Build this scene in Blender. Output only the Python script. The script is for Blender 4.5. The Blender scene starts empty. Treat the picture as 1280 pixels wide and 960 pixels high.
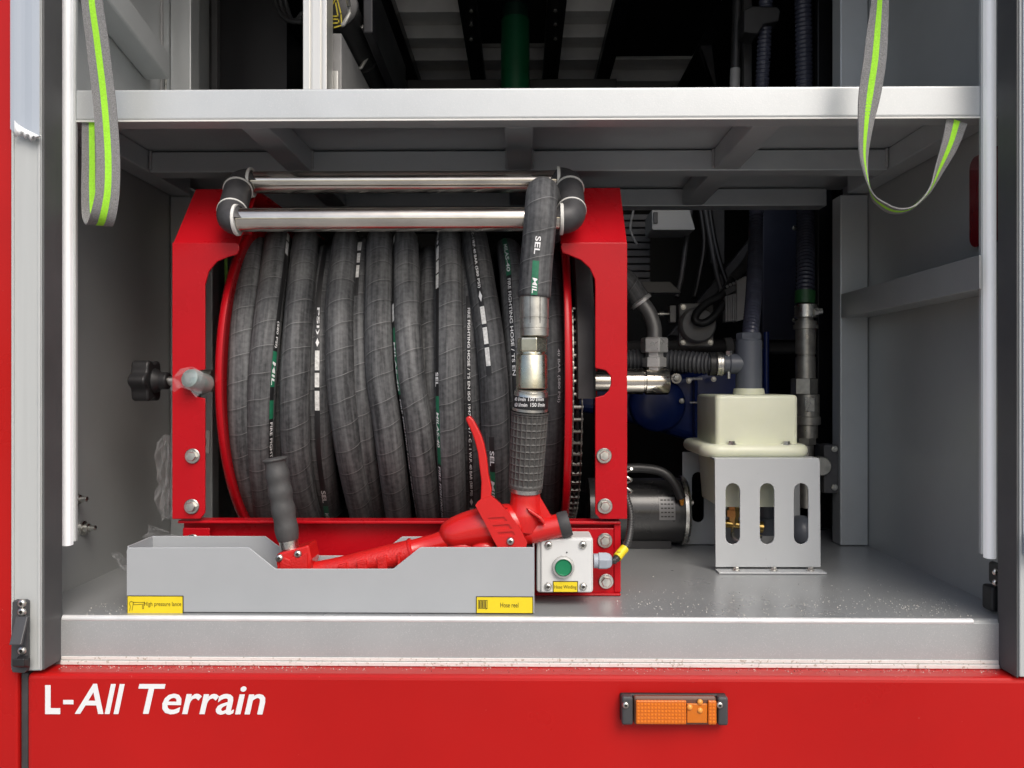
import bpy, bmesh, math, random
from mathutils import Vector, Matrix
from math import radians as R, pi, sin, cos, tan, sqrt, atan2
random.seed(7)
S = bpy.context.scene
COL = S.collection

# ------------------------------------------------------------------ camera, sky, sun, exposure
H = 1.35                      # height of the lens above the ground; builders below use z measured from the lens height
YAW = R(0.75)
cam_d = bpy.data.cameras.new('camera'); cam = bpy.data.objects.new('camera', cam_d); COL.objects.link(cam)
cam.location = (0, -1, H); cam.rotation_euler = (R(90), 0, YAW)
cam_d.sensor_width = 36; cam_d.lens = 36 * 1000 / 1280; cam_d.clip_start = 0.02; cam_d.clip_end = 500
S.camera = cam
SUN_EL = 46
SUN_AZ = 24                  # degrees towards the right of the lens axis, behind the camera
w = bpy.data.worlds.new('World'); S.world = w; w.use_nodes = True
nt = w.node_tree
sky = nt.nodes.new('ShaderNodeTexSky'); sky.sky_type = 'NISHITA'; sky.sun_disc = False
sky.sun_elevation = R(SUN_EL); sky.sun_rotation = R(180 - SUN_AZ); sky.dust_density = 4.5; sky.air_density = 1.0; sky.ozone_density = 1.0
bg = nt.nodes['Background']; bg.inputs['Strength'].default_value = 0.12
nt.links.new(sky.outputs[0], bg.inputs[0])
sun_d = bpy.data.lights.new('sun', 'SUN'); sun_d.energy = 1.0; sun_d.angle = R(35); sun_d.color = (1, 1, .98)
sun = bpy.data.objects.new('sun', sun_d); COL.objects.link(sun)
sun.rotation_euler = (R(90 - SUN_EL), 0, R(SUN_AZ)); sun.location = (0, -6, 6)
S.view_settings.view_transform = 'Standard'; S.view_settings.look = 'None'
S.view_settings.exposure = 0.50; S.view_settings.gamma = 1
S.render.engine = 'CYCLES'
S.cycles.max_bounces = 8; S.cycles.diffuse_bounces = 5; S.cycles.glossy_bounces = 4
S.cycles.caustics_reflective = False; S.cycles.caustics_refractive = False
S.cycles.use_denoising = True

# ------------------------------------------------------------------ helpers
def P(px, py, Y):
    "the point at distance Y behind the truck's outer skin that lies under a pixel of the 1280x960 photograph"
    a, c = (px - 640) / 1000, (480 - py) / 1000
    dx, dy = a * cos(YAW) - sin(YAW), a * sin(YAW) + cos(YAW)
    t = (Y + 1) / dy
    return Vector((t * dx, Y, t * c))
def X(px, Y): return P(px, 480, Y).x
def Z(py, Y, px=640): return P(px, py, Y).z
def pp(pts, Y):
    "pixel outline -> list of (x, z) at depth Y"
    return [(P(a, b, Y).x, P(a, b, Y).z) for a, b in pts]

class M:
    def __init__(s): s.v = []; s.f = []; s.m = []; s.uv = []; s.mi = 0
    def add(s, v, f, uv=None):
        k = len(s.v); s.v += [tuple(q) for q in v]
        for i, g in enumerate(f):
            s.f.append([k + j for j in g]); s.m.append(s.mi); s.uv.append(uv[i] if uv else None)
        return s
    def box(s, x0, x1, y0, y1, z0, z1):
        x0, x1 = sorted((x0, x1)); y0, y1 = sorted((y0, y1)); z0, z1 = sorted((z0, z1))
        v = [(x, y, z) for x in (x0, x1) for y in (y0, y1) for z in (z0, z1)]
        return s.add(v, [(0, 1, 3, 2), (4, 6, 7, 5), (0, 4, 5, 1), (2, 3, 7, 6), (0, 2, 6, 4), (1, 5, 7, 3)])
    def prism(s, pts, y0, y1):
        "outline of (x, z) pushed from y0 to y1"
        n = len(pts); v = [(a, y0, b) for a, b in pts] + [(a, y1, b) for a, b in pts]
        return s.add(v, [list(range(n)), list(range(2 * n - 1, n - 1, -1))] + [(i, i + n, (i + 1) % n + n, (i + 1) % n) for i in range(n)])
    def prism_x(s, pts, x0, x1):
        n = len(pts); v = [(x0, a, b) for a, b in pts] + [(x1, a, b) for a, b in pts]
        return s.add(v, [list(range(n)), list(range(2 * n - 1, n - 1, -1))] + [(i, i + n, (i + 1) % n + n, (i + 1) % n) for i in range(n)])
    def prism_z(s, pts, z0, z1):
        n = len(pts); v = [(a, b, z0) for a, b in pts] + [(a, b, z1) for a, b in pts]
        return s.add(v, [list(range(n)), list(range(2 * n - 1, n - 1, -1))] + [(i, i + n, (i + 1) % n + n, (i + 1) % n) for i in range(n)])
    def plate(s, outer, holes, y0, y1):
        "sheet with holes; outlines of (x, z)"
        bm = bmesh.new(); es = []
        for loop in [outer] + holes:
            vs = [bm.verts.new((a, y0, b)) for a, b in loop]
            es += [bm.edges.new((vs[i], vs[(i + 1) % len(vs)])) for i in range(len(vs))]
        bmesh.ops.triangle_fill(bm, edges=es, use_beauty=True, use_dissolve=False)
        r = bmesh.ops.extrude_face_region(bm, geom=bm.faces[:])
        for q in r['geom']:
            if isinstance(q, bmesh.types.BMVert): q.co.y = y1
        bmesh.ops.recalc_face_normals(bm, faces=bm.faces[:])
        bm.verts.index_update()
        s.add([q.co for q in bm.verts], [[q.index for q in f.verts] for f in bm.faces]); bm.free(); return s
    def frames(s, path, ref=None):
        n = len(path); T = []
        for i in range(n):
            t = path[min(i + 1, n - 1)] - path[max(i - 1, 0)]
            T.append(t.normalized() if t.length > 0 else Vector((0, 0, 1)))
        out = []; u = None
        for i in range(n):
            if ref is not None:
                q = ref(path[i]) if callable(ref) else Vector(ref)
            else:
                q = u if u is not None else (Vector((0, -1, 0)) if abs(T[i].y) < .9 else Vector((0, 0, 1)))
            u = (q - T[i] * q.dot(T[i])).normalized()
            b = T[i].cross(u)
            out.append((T[i], u, b))
        return out
    def tube(s, path, r, n=16, caps=True, ref=None, uvs=False, sq=(1, 1)):
        path = [Vector(q) for q in path]
        rr = r if isinstance(r, (list, tuple)) else [r] * len(path)
        fr = s.frames(path, ref); v = []; L = [0]
        for i in range(1, len(path)): L.append(L[-1] + (path[i] - path[i - 1]).length)
        for p, q, (t, u, b) in zip(path, rr, fr):
            for k in range(n):
                a = 2 * pi * k / n
                v.append(p + (u * cos(a) * sq[0] + b * sin(a) * sq[1]) * q)
        f = []; uv = []
        for i in range(len(path) - 1):
            for k in range(n):
                k2 = (k + 1) % n
                f.append((i * n + k, i * n + k2, (i + 1) * n + k2, (i + 1) * n + k))
                uv.append([(L[i], k / n), (L[i], (k + 1) / n), (L[i + 1], (k + 1) / n), (L[i + 1], k / n)])
        if caps:
            f.append(list(range(n - 1, -1, -1))); uv.append(None)
            m = (len(path) - 1) * n; f.append(list(range(m, m + n))); uv.append(None)
        return s.add(v, f, uv if uvs else None)
    def cyl(s, a, b, r0, r1=None, n=24): return s.tube([a, b], [r0, r1 if r1 is not None else r0], n)
    def lathe(s, o, ax, prof, n=32, ref=None):
        "prof: (distance along ax, radius)"
        o = Vector(o); ax = Vector(ax).normalized()
        q = Vector(ref) if ref else (Vector((0, 0, 1)) if abs(ax.z) < .9 else Vector((0, -1, 0)))
        u = (q - ax * q.dot(ax)).normalized(); b = ax.cross(u); v = []; f = []
        for t, r in prof:
            for k in range(n):
                a = 2 * pi * k / n; v.append(o + ax * t + (u * cos(a) + b * sin(a)) * r)
        for i in range(len(prof) - 1):
            for k in range(n):
                f.append((i * n + k, i * n + (k + 1) % n, (i + 1) * n + (k + 1) % n, (i + 1) * n + k))
        f.append(list(range(n - 1, -1, -1))); m = (len(prof) - 1) * n; f.append(list(range(m, m + n)))
        return s.add(v, f)
    def ball(s, c, r, n=10, sc=(1, 1, 1)):
        c = Vector(c); v = []; f = []
        for i in range(n // 2 + 1):
            th = pi * i / (n // 2)
            for k in range(n):
                a = 2 * pi * k / n
                v.append(c + Vector((sin(th) * cos(a) * sc[0], sin(th) * sin(a) * sc[1], cos(th) * sc[2])) * r)
        for i in range(n // 2):
            for k in range(n):
                f.append((i * n + k, (i + 1) * n + k, (i + 1) * n + (k + 1) % n, i * n + (k + 1) % n))
        return s.add(v, f)
    def ribbon(s, path, wid, th, half, off=0):
        "flat band: path points, unit width vectors, thickness, half widths"
        path = [Vector(q) for q in path]; n = len(path); v = []; f = []; uv = []; L = 0
        fr = s.frames(path)
        for i in range(n):
            t = fr[i][0]; wv = Vector(wid[i]); wv = (wv - t * wv.dot(t)).normalized(); nn = t.cross(wv)
            h = half[i] if isinstance(half, (list, tuple)) else half
            for a, b in ((-1, -1), (1, -1), (1, 1), (-1, 1)):
                v.append(path[i] + wv * h * a + nn * (th / 2 * b))
        for i in range(n - 1):
            L2 = L + (path[i + 1] - path[i]).length
            for k in range(4):
                f.append((i * 4 + k, i * 4 + (k + 1) % 4, i * 4 + 4 + (k + 1) % 4, i * 4 + 4 + k))
                uu = (0, 1, 1, 0)
                a, b = uu[k], uu[(k + 1) % 4]
                uv.append([(L, a), (L, b), (L2, b), (L2, a)])
            L = L2
        f.append((3, 2, 1, 0)); uv.append(None); m = (n - 1) * 4; f.append((m, m + 1, m + 2, m + 3)); uv.append(None)
        return s.add(v, f, uv)
    def mesh(s, name, mats, smooth=None, off=(0, 0, 0)):
        me = bpy.data.meshes.new(name)
        me.from_pydata([(a - off[0], b - off[1], c - off[2]) for a, b, c in s.v], [], s.f)
        for q in (mats if isinstance(mats, (list, tuple)) else [mats]): me.materials.append(q)
        for p, k in zip(me.polygons, s.m): p.material_index = k
        if any(u is not None for u in s.uv):
            l = me.uv_layers.new(name='UVMap').data
            for p, u in zip(me.polygons, s.uv):
                if u:
                    for li, q in zip(p.loop_indices, u): l[li].uv = q
        bm = bmesh.new(); bm.from_mesh(me); bmesh.ops.recalc_face_normals(bm, faces=bm.faces[:]); bm.to_mesh(me); bm.free()
        if smooth is not None:
            for p in me.polygons: p.use_smooth = True
            if smooth < 180: me.set_sharp_from_angle(angle=R(smooth))
        me.update(); return me
    def build(s, name, mat, parent=None, bevel=0, seg=2, smooth=None):
        o0 = root_loc(parent)
        off = (o0[0], o0[1], o0[2] - H)
        me = s.mesh(name, mat, smooth, off)
        o = bpy.data.objects.new(name, me); COL.objects.link(o)
        if parent is not None: o.parent = parent
        if bevel:
            b = o.modifiers.new('bevel', 'BEVEL'); b.width = bevel; b.segments = seg; b.limit_method = 'ANGLE'; b.angle_limit = R(38)
            b.harden_normals = False
        return o
def root_loc(p):
    q = Vector((0, 0, 0))
    while p is not None: q = q + p.location; p = p.parent
    return q
def thing(name, label, cat, loc, group=None):
    o = bpy.data.objects.new(name, None); COL.objects.link(o); o.location = (loc[0], loc[1], loc[2] + H); o.empty_display_size = .05
    o['label'] = label; o['category'] = cat
    if group: o['group'] = group
    return o
def piece(name, me, parent, loc, rot=None):
    "another copy of a shared mesh"
    o = bpy.data.objects.new(name, me); COL.objects.link(o); o.parent = parent
    o.location = Vector((loc[0], loc[1], loc[2] + H)) - root_loc(parent)
    if rot: o.rotation_euler = rot
    return o
def smoothpath(pts, n=8):
    "Catmull-Rom through the points"
    pts = [Vector(q) for q in pts]; out = []
    q = [pts[0] * 2 - pts[1]] + pts + [pts[-1] * 2 - pts[-2]]
    for i in range(1, len(q) - 2):
        a, b, c, d = q[i - 1:i + 3]
        for k in range(n):
            t = k / n
            out.append(.5 * ((2 * b) + (c - a) * t + (2 * a - 5 * b + 4 * c - d) * t * t + (3 * b - a - 3 * c + d) * t ** 3))
    out.append(pts[-1]); return out
def smoothvals(v, n=8):
    return [q[0] for q in smoothpath([(a, 0, 0) for a in v], n)]
def arc(cx, cz, r, a0, a1, n=8):
    return [(cx + r * cos(R(a0 + (a1 - a0) * i / n)), cz + r * sin(R(a0 + (a1 - a0) * i / n))) for i in range(n + 1)]
def rrect(x0, x1, z0, z1, r, n=5):
    return arc(x1 - r, z1 - r, r, 0, 90, n) + arc(x0 + r, z1 - r, r, 90, 180, n) + arc(x0 + r, z0 + r, r, 180, 270, n) + arc(x1 - r, z0 + r, r, 270, 360, n)
def interp(t, tab):
    if t <= tab[0][0]: return tab[0][1]
    for (a, u), (b, v) in zip(tab, tab[1:]):
        if t <= b: return u + (v - u) * (t - a) / (b - a)
    return tab[-1][1]

# text: outlines as flat meshes in (x, y), lower left at the origin
_txt = {}
def text_geo(s, bold=0.0, shear=0.0, spacing=1.0):
    k = (s, bold, shear, spacing)
    if k in _txt: return _txt[k]
    c = bpy.data.curves.new('t', 'FONT'); c.body = s; c.size = 1; c.offset = bold; c.shear = shear; c.space_character = spacing; c.resolution_u = 3
    o = bpy.data.objects.new('t', c); COL.objects.link(o)
    dg = bpy.context.evaluated_depsgraph_get(); dg.update()
    me = bpy.data.meshes.new_from_object(o.evaluated_get(dg))
    v = [tuple(q.co[:2]) for q in me.vertices]; f = [list(p.vertices) for p in me.polygons]
    bpy.data.objects.remove(o); bpy.data.curves.remove(c); bpy.data.meshes.remove(me)
    x0 = min(a for a, b in v); x1 = max(a for a, b in v); y0 = min(b for a, b in v); y1 = max(b for a, b in v)
    _txt[k] = (v, f, (x0, x1, y0, y1)); return _txt[k]
def flat_text(m, s, x0, x1, z0, z1, y, bold=0, shear=0, mid=False, spacing=1.0):
    "text fitted in the rectangle on a plane that faces the lens"
    v, f, (a, b, c, d) = text_geo(s, bold, shear, spacing)
    sx, sz = (x1 - x0) / (b - a), (z1 - z0) / (d - c)
    m.add([(x0 + (p - a) * sx, y, z0 + (q - c) * sz) for p, q in v], [list(reversed(g)) for g in f])

# ------------------------------------------------------------------ materials
MATS = {}
def mat(name, col, rough=.5, metal=0.0, noise=None, bump=None, coat=0, spec=.5, speck=None, rnoise=None, stretch=None):
    """noise (scale, amount) varies the colour; bump (scale, strength); speck (scale, colour, cover) small marks; rnoise (scale, amount) varies the gloss"""
    m = bpy.data.materials.new(name); m.use_nodes = True; t = m.node_tree; b = t.nodes['Principled BSDF']
    L = t.links.new; N = t.nodes.new
    b.inputs['Roughness'].default_value = rough; b.inputs['Metallic'].default_value = metal
    b.inputs['Specular IOR Level'].default_value = spec
    if coat: b.inputs['Coat Weight'].default_value = coat; b.inputs['Coat Roughness'].default_value = .06
    tc = N('ShaderNodeTexCoord'); co = tc.outputs['Object']
    if stretch:
        mp = N('ShaderNodeMapping'); mp.inputs['Scale'].default_value = stretch; L(co, mp.inputs[0]); co = mp.outputs[0]
    def nz(sc, det=4, rough_=.6):
        n = N('ShaderNodeTexNoise'); n.inputs['Scale'].default_value = sc; n.inputs['Detail'].default_value = det; n.inputs['Roughness'].default_value = rough_
        L(co, n.inputs['Vector']); return n.outputs['Fac']
    base = None
    if noise:
        r = N('ShaderNodeMapRange'); r.inputs[1].default_value = .3; r.inputs[2].default_value = .7
        r.inputs[3].default_value = 1 - noise[1]; r.inputs[4].default_value = 1 + noise[1]
        L(nz(noise[0]), r.inputs[0])
        mx = N('ShaderNodeVectorMath'); mx.operation = 'SCALE'; mx.inputs[0].default_value = col[:3]; L(r.outputs[0], mx.inputs['Scale'])
        base = mx.outputs[0]
    if speck:
        r = N('ShaderNodeMapRange'); r.inputs[1].default_value = speck[2]; r.inputs[2].default_value = speck[2] + .04
        L(nz(speck[0], 2, .5), r.inputs[0])
        mx = N('ShaderNodeMix'); mx.data_type = 'RGBA'; L(r.outputs[0], mx.inputs[0])
        if base: L(base, mx.inputs[6])
        else: mx.inputs[6].default_value = (*col[:3], 1)
        mx.inputs[7].default_value = (*speck[1], 1); base = mx.outputs[2]
    if base: L(base, b.inputs['Base Color'])
    else: b.inputs['Base Color'].default_value = (*col[:3], 1)
    if rnoise:
        r = N('ShaderNodeMapRange'); r.inputs[1].default_value = .3; r.inputs[2].default_value = .7
        r.inputs[3].default_value = max(0, rough - rnoise[1]); r.inputs[4].default_value = rough + rnoise[1]
        L(nz(rnoise[0]), r.inputs[0]); L(r.outputs[0], b.inputs['Roughness'])
    if bump:
        bp = N('ShaderNodeBump'); bp.inputs['Strength'].default_value = bump[1]; bp.inputs['Distance'].default_value = .002
        L(nz(bump[0], 3), bp.inputs['Height']); L(bp.outputs[0], b.inputs['Normal'])
    MATS[name] = m; return m
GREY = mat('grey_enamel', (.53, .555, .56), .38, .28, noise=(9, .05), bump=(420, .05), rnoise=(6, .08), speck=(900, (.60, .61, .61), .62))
GREYW = mat('grey_wall_shade_enamel', (.44, .455, .45), .40, .38, noise=(5, .06), bump=(380, .04), rnoise=(4, .06))  # the compartment's grey enamel set darker; carries the walls' shade in its colour
GREYS = mat('grey_sill_enamel', (.43, .45, .455), .38, .30, noise=(9, .05), bump=(420, .05), rnoise=(6, .08), speck=(900, (.54, .55, .55), .62))
GREYF = mat('grey_floor_enamel', (.37, .385, .39), .30, .35, noise=(7, .06), bump=(300, .06), rnoise=(3, .05), speck=(260, (.62, .62, .6), .70))
GREYT = mat('grey_tray_enamel', (.375, .395, .41), .45, noise=(8, .04), bump=(500, .04), rnoise=(6, .08), speck=(420, (.52, .54, .55), .76))
WELD = mat('weld_bead', (.42, .42, .42), .5, bump=(160, .5))
REDBODY = mat('red_body_paint', (.44, .008, .007), .34, noise=(3, .07), spec=.3, bump=(240, .012), speck=(300, (.55, .14, .12), .745), rnoise=(5, .10))
REDREEL = mat('red_powder_coat', (.45, .005, .011), .28, noise=(12, .06), bump=(380, .03), spec=.25, rnoise=(9, .05), speck=(700, (.36, .02, .02), .76))
REDNOZ = mat('red_nozzle_enamel', (.58, .012, .011), .26, noise=(25, .05), bump=(260, .06), coat=.3)
REDNOZT = mat('red_textured_enamel', (.57, .012, .011), .38, noise=(60, .08), bump=(420, .5))
BLK = mat('black_plastic', (.018, .018, .019), .42, noise=(40, .2), bump=(300, .05))
BLKM = mat('black_paint_metal', (.010, .010, .012), .38, noise=(6, .3), rnoise=(5, .1))
DKG = mat('dark_grey_plastic', (.055, .056, .06), .45, noise=(30, .12), bump=(260, .08))
RUB = mat('dark_rubber', (.045, .045, .047), .62, noise=(25, .25), bump=(180, .1))
ELB = mat('charcoal_rubber_elbow', (.05, .05, .053), .5, noise=(45, .25), bump=(220, .06))
GRIPM = mat('grip_rubber', (.06, .06, .06), .6, noise=(60, .2), bump=(300, .1))
GRIPX = mat('crosshatch_rubber', (.06, .058, .055), .55, noise=(90, .15))
JAMB = mat('dark_seal_face', (.085, .088, .09), .55, noise=(8, .15), bump=(200, .05))
CHROME = mat('polished_steel_tube', (.66, .62, .55), .15, 1, noise=(45, .22), rnoise=(34, .11), stretch=(.25, 1, 1), bump=(70, .06))
ZINCY = mat('yellow_zinc_coupling', (.60, .58, .46), .28, 1, noise=(70, .15), rnoise=(60, .08), bump=(220, .05))
BZINC = mat('bright_zinc', (.66, .66, .65), .32, .55, noise=(70, .12), rnoise=(60, .08), bump=(220, .06))
STEEL = mat('zinc_plated_steel', (.62, .61, .57), .30, 1, noise=(70, .18), rnoise=(60, .10), bump=(220, .06))
FERR = mat('dull_zinc_ferrule', (.55, .545, .50), .42, 1, noise=(60, .2), rnoise=(50, .1), bump=(120, .1))
BRASS = mat('brass', (.60, .42, .14), .3, 1, noise=(60, .2))
ALU = mat('grey_aluminium_rail', (.47, .49, .485), .42, noise=(14, .04), stretch=(6, 6, .15), rnoise=(9, .05))
ALUP = mat('anodised_aluminium', (.66, .66, .63), .35, .6, noise=(20, .05), stretch=(8, 8, .1))
WHITE = mat('white_diffuser', (.86, .87, .88), .3, spec=.5)
WHITE.node_tree.nodes['Principled BSDF'].inputs['Emission Color'].default_value = (1, 1, 1, 1); WHITE.node_tree.nodes['Principled BSDF'].inputs['Emission Strength'].default_value = .16
WHT = mat('white_print', (.80, .80, .80), .5)
WHTO = mat('worn_white_print', (.68, .68, .66), .6, noise=(220, .25))
RING = mat('pale_ring', (.72, .72, .69), .45)
GRN = mat('green_print', (.012, .15, .075), .5, noise=(120, .2))
STRIPE = mat('black_print_band', (.014, .014, .015), .45)
YEL = mat('yellow_sticker', (.80, .62, .02), .38, noise=(40, .04))
BKT = mat('black_print', (.015, .013, .01), .5)
CREAM = mat('cream_polyethylene', (.75, .77, .60), .36, noise=(9, .05), bump=(120, .05), rnoise=(8, .06))
CREAM.node_tree.nodes['Principled BSDF'].inputs['Subsurface Weight'].default_value = .25
CREAM.node_tree.nodes['Principled BSDF'].inputs['Subsurface Radius'].default_value = (.02, .02, .012)
BOXW = mat('pale_grey_abs', (.66, .67, .66), .42, noise=(20, .03), bump=(320, .04))
GREENB = mat('green_button', (.010, .20, .085), .28)
GLAND = mat('blue_grey_nylon', (.36, .40, .46), .42)
PVC = mat('slate_pvc', (.10, .112, .135), .38, noise=(12, .1))
BLUE = mat('blue_engine_paint', (.012, .034, .19), .28, noise=(10, .2))
GREENP = mat('green_pipe_paint', (.008, .12, .05), .3, noise=(14, .15))
CORR = mat('black_conduit', (.022, .022, .025), .38)
CORRN = mat('navy_flexible_hose', (.06, .065, .095), .24, noise=(40, .2))
CORRG = mat('grey_flexible_hose', (.055, .058, .064), .45, noise=(40, .15))
WEB = mat('grey_webbing', (.20, .20, .20), .8, noise=(500, .25), bump=(900, .6), speck=(1500, (.33, .33, .33), .55))
NEON = mat('neon_webbing', (.36, .80, .035), .75, noise=(500, .12), bump=(900, .5))
REDREF = mat('dark_red_reflector', (.16, .004, .010), .18, coat=.6)
DIRT = mat('pale_grit', (.55, .53, .48), .8)
DIRTD = mat('dark_grit', (.05, .045, .04), .9)
INT = mat('interior_black', (.012, .012, .015), .42, noise=(5, .3))
MACH = mat('machine_grey', (.30, .30, .30), .45, noise=(20, .15))
MACHD = mat('machine_dark', (.075, .075, .078), .5, noise=(20, .2))
SLATE = mat('ceiling_grey', (.86, .84, .80), .25, noise=(9, .1), bump=(30, .2))
ASPH = mat('worn_concrete', (.25, .25, .242), .85, noise=(4, .2), bump=(90, .5), speck=(160, (.36, .355, .34), .62))
def hose_mat():
    "cloth-wrapped rubber: a tape seam winds round, chalky streaks run along"
    m = bpy.data.materials.new('hose_rubber'); m.use_nodes = True; t = m.node_tree; b = t.nodes['Principled BSDF']; L = t.links.new; N = t.nodes.new
    tc = N('ShaderNodeTexCoord'); sp = N('ShaderNodeSeparateXYZ'); L(tc.outputs['UV'], sp.inputs[0])
    def math_(op, a, b_=None):
        q = N('ShaderNodeMath'); q.operation = op
        for i, z in enumerate((a, b_)):
            if z is None: continue
            if isinstance(z, (int, float)): q.inputs[i].default_value = z
            else: L(z, q.inputs[i])
        return q.outputs[0]
    wob = N('ShaderNodeTexNoise'); wob.inputs['Scale'].default_value = 18; L(tc.outputs['Object'], wob.inputs['Vector'])
    u = math_('DIVIDE', sp.outputs[0], .036)
    ph = math_('ADD', math_('SUBTRACT', u, sp.outputs[1]), math_('MULTIPLY', wob.outputs['Fac'], .30))
    fr = math_('FRACT', ph)
    d = math_('ABSOLUTE', math_('SUBTRACT', fr, .5))
    line = math_('SMOOTH_MIN', 1, 0)
    mr = N('ShaderNodeMapRange'); mr.inputs[1].default_value = .485; mr.inputs[2].default_value = .497; L(d, mr.inputs[0])
    br = N('ShaderNodeTexNoise'); br.inputs['Scale'].default_value = 60; L(tc.outputs['Object'], br.inputs['Vector'])
    ln = math_('MULTIPLY', mr.outputs[0], math_('MULTIPLY', br.outputs['Fac'], 1.5))
    cb = N('ShaderNodeCombineXYZ'); L(math_('MULTIPLY', sp.outputs[0], 7), cb.inputs[0])
    L(math_('MULTIPLY', math_('SINE', math_('MULTIPLY', sp.outputs[1], 2 * pi)), 2.6), cb.inputs[1]); L(math_('MULTIPLY', math_('COSINE', math_('MULTIPLY', sp.outputs[1], 2 * pi)), 2.6), cb.inputs[2])
    oi = N('ShaderNodeObjectInfo'); va = N('ShaderNodeVectorMath'); va.operation = 'ADD'; L(cb.outputs[0], va.inputs[0])
    cm = N('ShaderNodeCombineXYZ'); L(math_('MULTIPLY', oi.outputs['Random'], 50), cm.inputs[0]); L(cm.outputs[0], va.inputs[1])
    st = N('ShaderNodeTexNoise'); st.inputs['Scale'].default_value = 1; st.inputs['Detail'].default_value = 4; st.inputs['Roughness'].default_value = .55; L(va.outputs[0], st.inputs['Vector'])
    fine = N('ShaderNodeTexNoise'); fine.inputs['Scale'].default_value = 160; fine.inputs['Detail'].default_value = 4; L(tc.outputs['Object'], fine.inputs['Vector'])
    s2 = math_('ADD', math_('MULTIPLY', st.outputs['Fac'], .72), math_('MULTIPLY', fine.outputs['Fac'], .28))
    r = N('ShaderNodeValToRGB'); r.color_ramp.elements[0].position = .36; r.color_ramp.elements[0].color = (.022, .023, .025, 1)
    r.color_ramp.elements[1].position = .68; r.color_ramp.elements[1].color = (.150, .153, .156, 1); L(s2, r.inputs[0])
    tone = N('ShaderNodeMapRange'); tone.inputs[3].default_value = .8; tone.inputs[4].default_value = 1.2; L(oi.outputs['Random'], tone.inputs[0])
    sc = N('ShaderNodeVectorMath'); sc.operation = 'SCALE'; L(r.outputs[0], sc.inputs[0]); L(tone.outputs[0], sc.inputs['Scale'])
    mx = N('ShaderNodeMix'); mx.data_type = 'RGBA'; L(ln, mx.inputs[0]); L(sc.outputs[0], mx.inputs[6]); mx.inputs[7].default_value = (.25, .25, .25, 1)
    gv = N('ShaderNodeMapRange'); gv.inputs[1].default_value = .0; gv.inputs[2].default_value = .09; gv.inputs[3].default_value = .62; gv.inputs[4].default_value = 1.0; L(math_('ABSOLUTE', math_('SUBTRACT', fr, .06)), gv.inputs[0])
    dk = N('ShaderNodeVectorMath'); dk.operation = 'SCALE'; L(mx.outputs[2], dk.inputs[0]); L(gv.outputs[0], dk.inputs['Scale'])
    L(dk.outputs[0], b.inputs['Base Color'])
    b.inputs['Roughness'].default_value = .66
    step = math_('MULTIPLY', fr, 1.0)
    hgt = math_('ADD', math_('ADD', math_('MULTIPLY', step, .5), math_('MULTIPLY', mr.outputs[0], -.5)), math_('MULTIPLY', st.outputs['Fac'], .6))
    bp = N('ShaderNodeBump'); bp.inputs['Strength'].default_value = .28; bp.inputs['Distance'].default_value = .0012; L(hgt, bp.inputs['Height']); L(bp.outputs[0], b.inputs['Normal'])
    return m
HOSE = hose_mat()
def film_mat(name, a, col, rough=.2):
    m = bpy.data.materials.new(name); m.use_nodes = True; t = m.node_tree; b = t.nodes['Principled BSDF']
    b.inputs['Base Color'].default_value = (*col, 1); b.inputs['Roughness'].default_value = rough; b.inputs['Alpha'].default_value = a
    return m
WRAP = film_mat('clear_wrap', .13, (.80, .81, .83), .06)
FILM = film_mat('bluish_film', .75, (.50, .56, .64), .3)
def lens_mat(name, cell):
    m = mat(name, (.80, .20, .008), .16, coat=.5)
    t = m.node_tree; b = t.nodes['Principled BSDF']; N = t.nodes.new; L = t.links.new
    v = N('ShaderNodeTexVoronoi'); v.inputs['Scale'].default_value = cell; v.feature = 'DISTANCE_TO_EDGE'; v.inputs['Randomness'].default_value = .05
    tc = N('ShaderNodeTexCoord'); L(tc.outputs['Object'], v.inputs['Vector'])
    r = N('ShaderNodeValToRGB'); r.color_ramp.elements[0].position = .02; r.color_ramp.elements[0].color = (.56, .115, .004, 1)
    r.color_ramp.elements[1].position = .30; r.color_ramp.elements[1].color = (.78, .20, .010, 1); L(v.outputs['Distance'], r.inputs[0]); L(r.outputs[0], b.inputs['Base Color'])
    bp = N('ShaderNodeBump'); bp.inputs['Strength'].default_value = .45; bp.inputs['Distance'].default_value = .002; L(v.outputs['Distance'], bp.inputs['Height']); L(bp.outputs[0], b.inputs['Normal'])
    return m
AMBER = lens_mat('amber_reflex_lens', 240)
AMBERC = mat('amber_clear_lens', (.62, .16, .006), .12, coat=.6)

# ------------------------------------------------------------------ shared small meshes (axis points to the viewer, -Y)
def hexbolt(r, h, wr):
    "flanged hex bolt: washer + six-sided head with a domed top"
    m = M(); m.lathe((0, 0, 0), (0, -1, 0), [(0, wr), (h * .25, wr), (h * .34, wr * .92)], 24)
    m.lathe((0, -h * .3, 0), (0, -1, 0), [(0, r), (h * .55, r), (h * .7, r * .86), (h * .72, r * .6)], 6, ref=(.3, 0, 1)); return m.mesh('bolt', STEEL, 25)
def screwhead(r, slot=True):
    m = M(); m.lathe((0, 0, 0), (0, -1, 0), [(0, r), (r * .35, r * .97), (r * .62, r * .75), (r * .7, r * .45), (r * .45, r * .32)], 18)
    m.mi = 1; m.box(-r * .42, r * .42, -r * .74, -r * .5, -r * .09, r * .09); m.box(-r * .09, r * .09, -r * .745, -r * .5, -r * .42, r * .42)
    return m.mesh('screw', [STEEL, BKT], 40)
BOLT = hexbolt(.0075, .0085, .0108)
SCREW = screwhead(.0042)
SCREWB = screwhead(.0052)
SMALLB = hexbolt(.0045, .006, .006)

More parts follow.
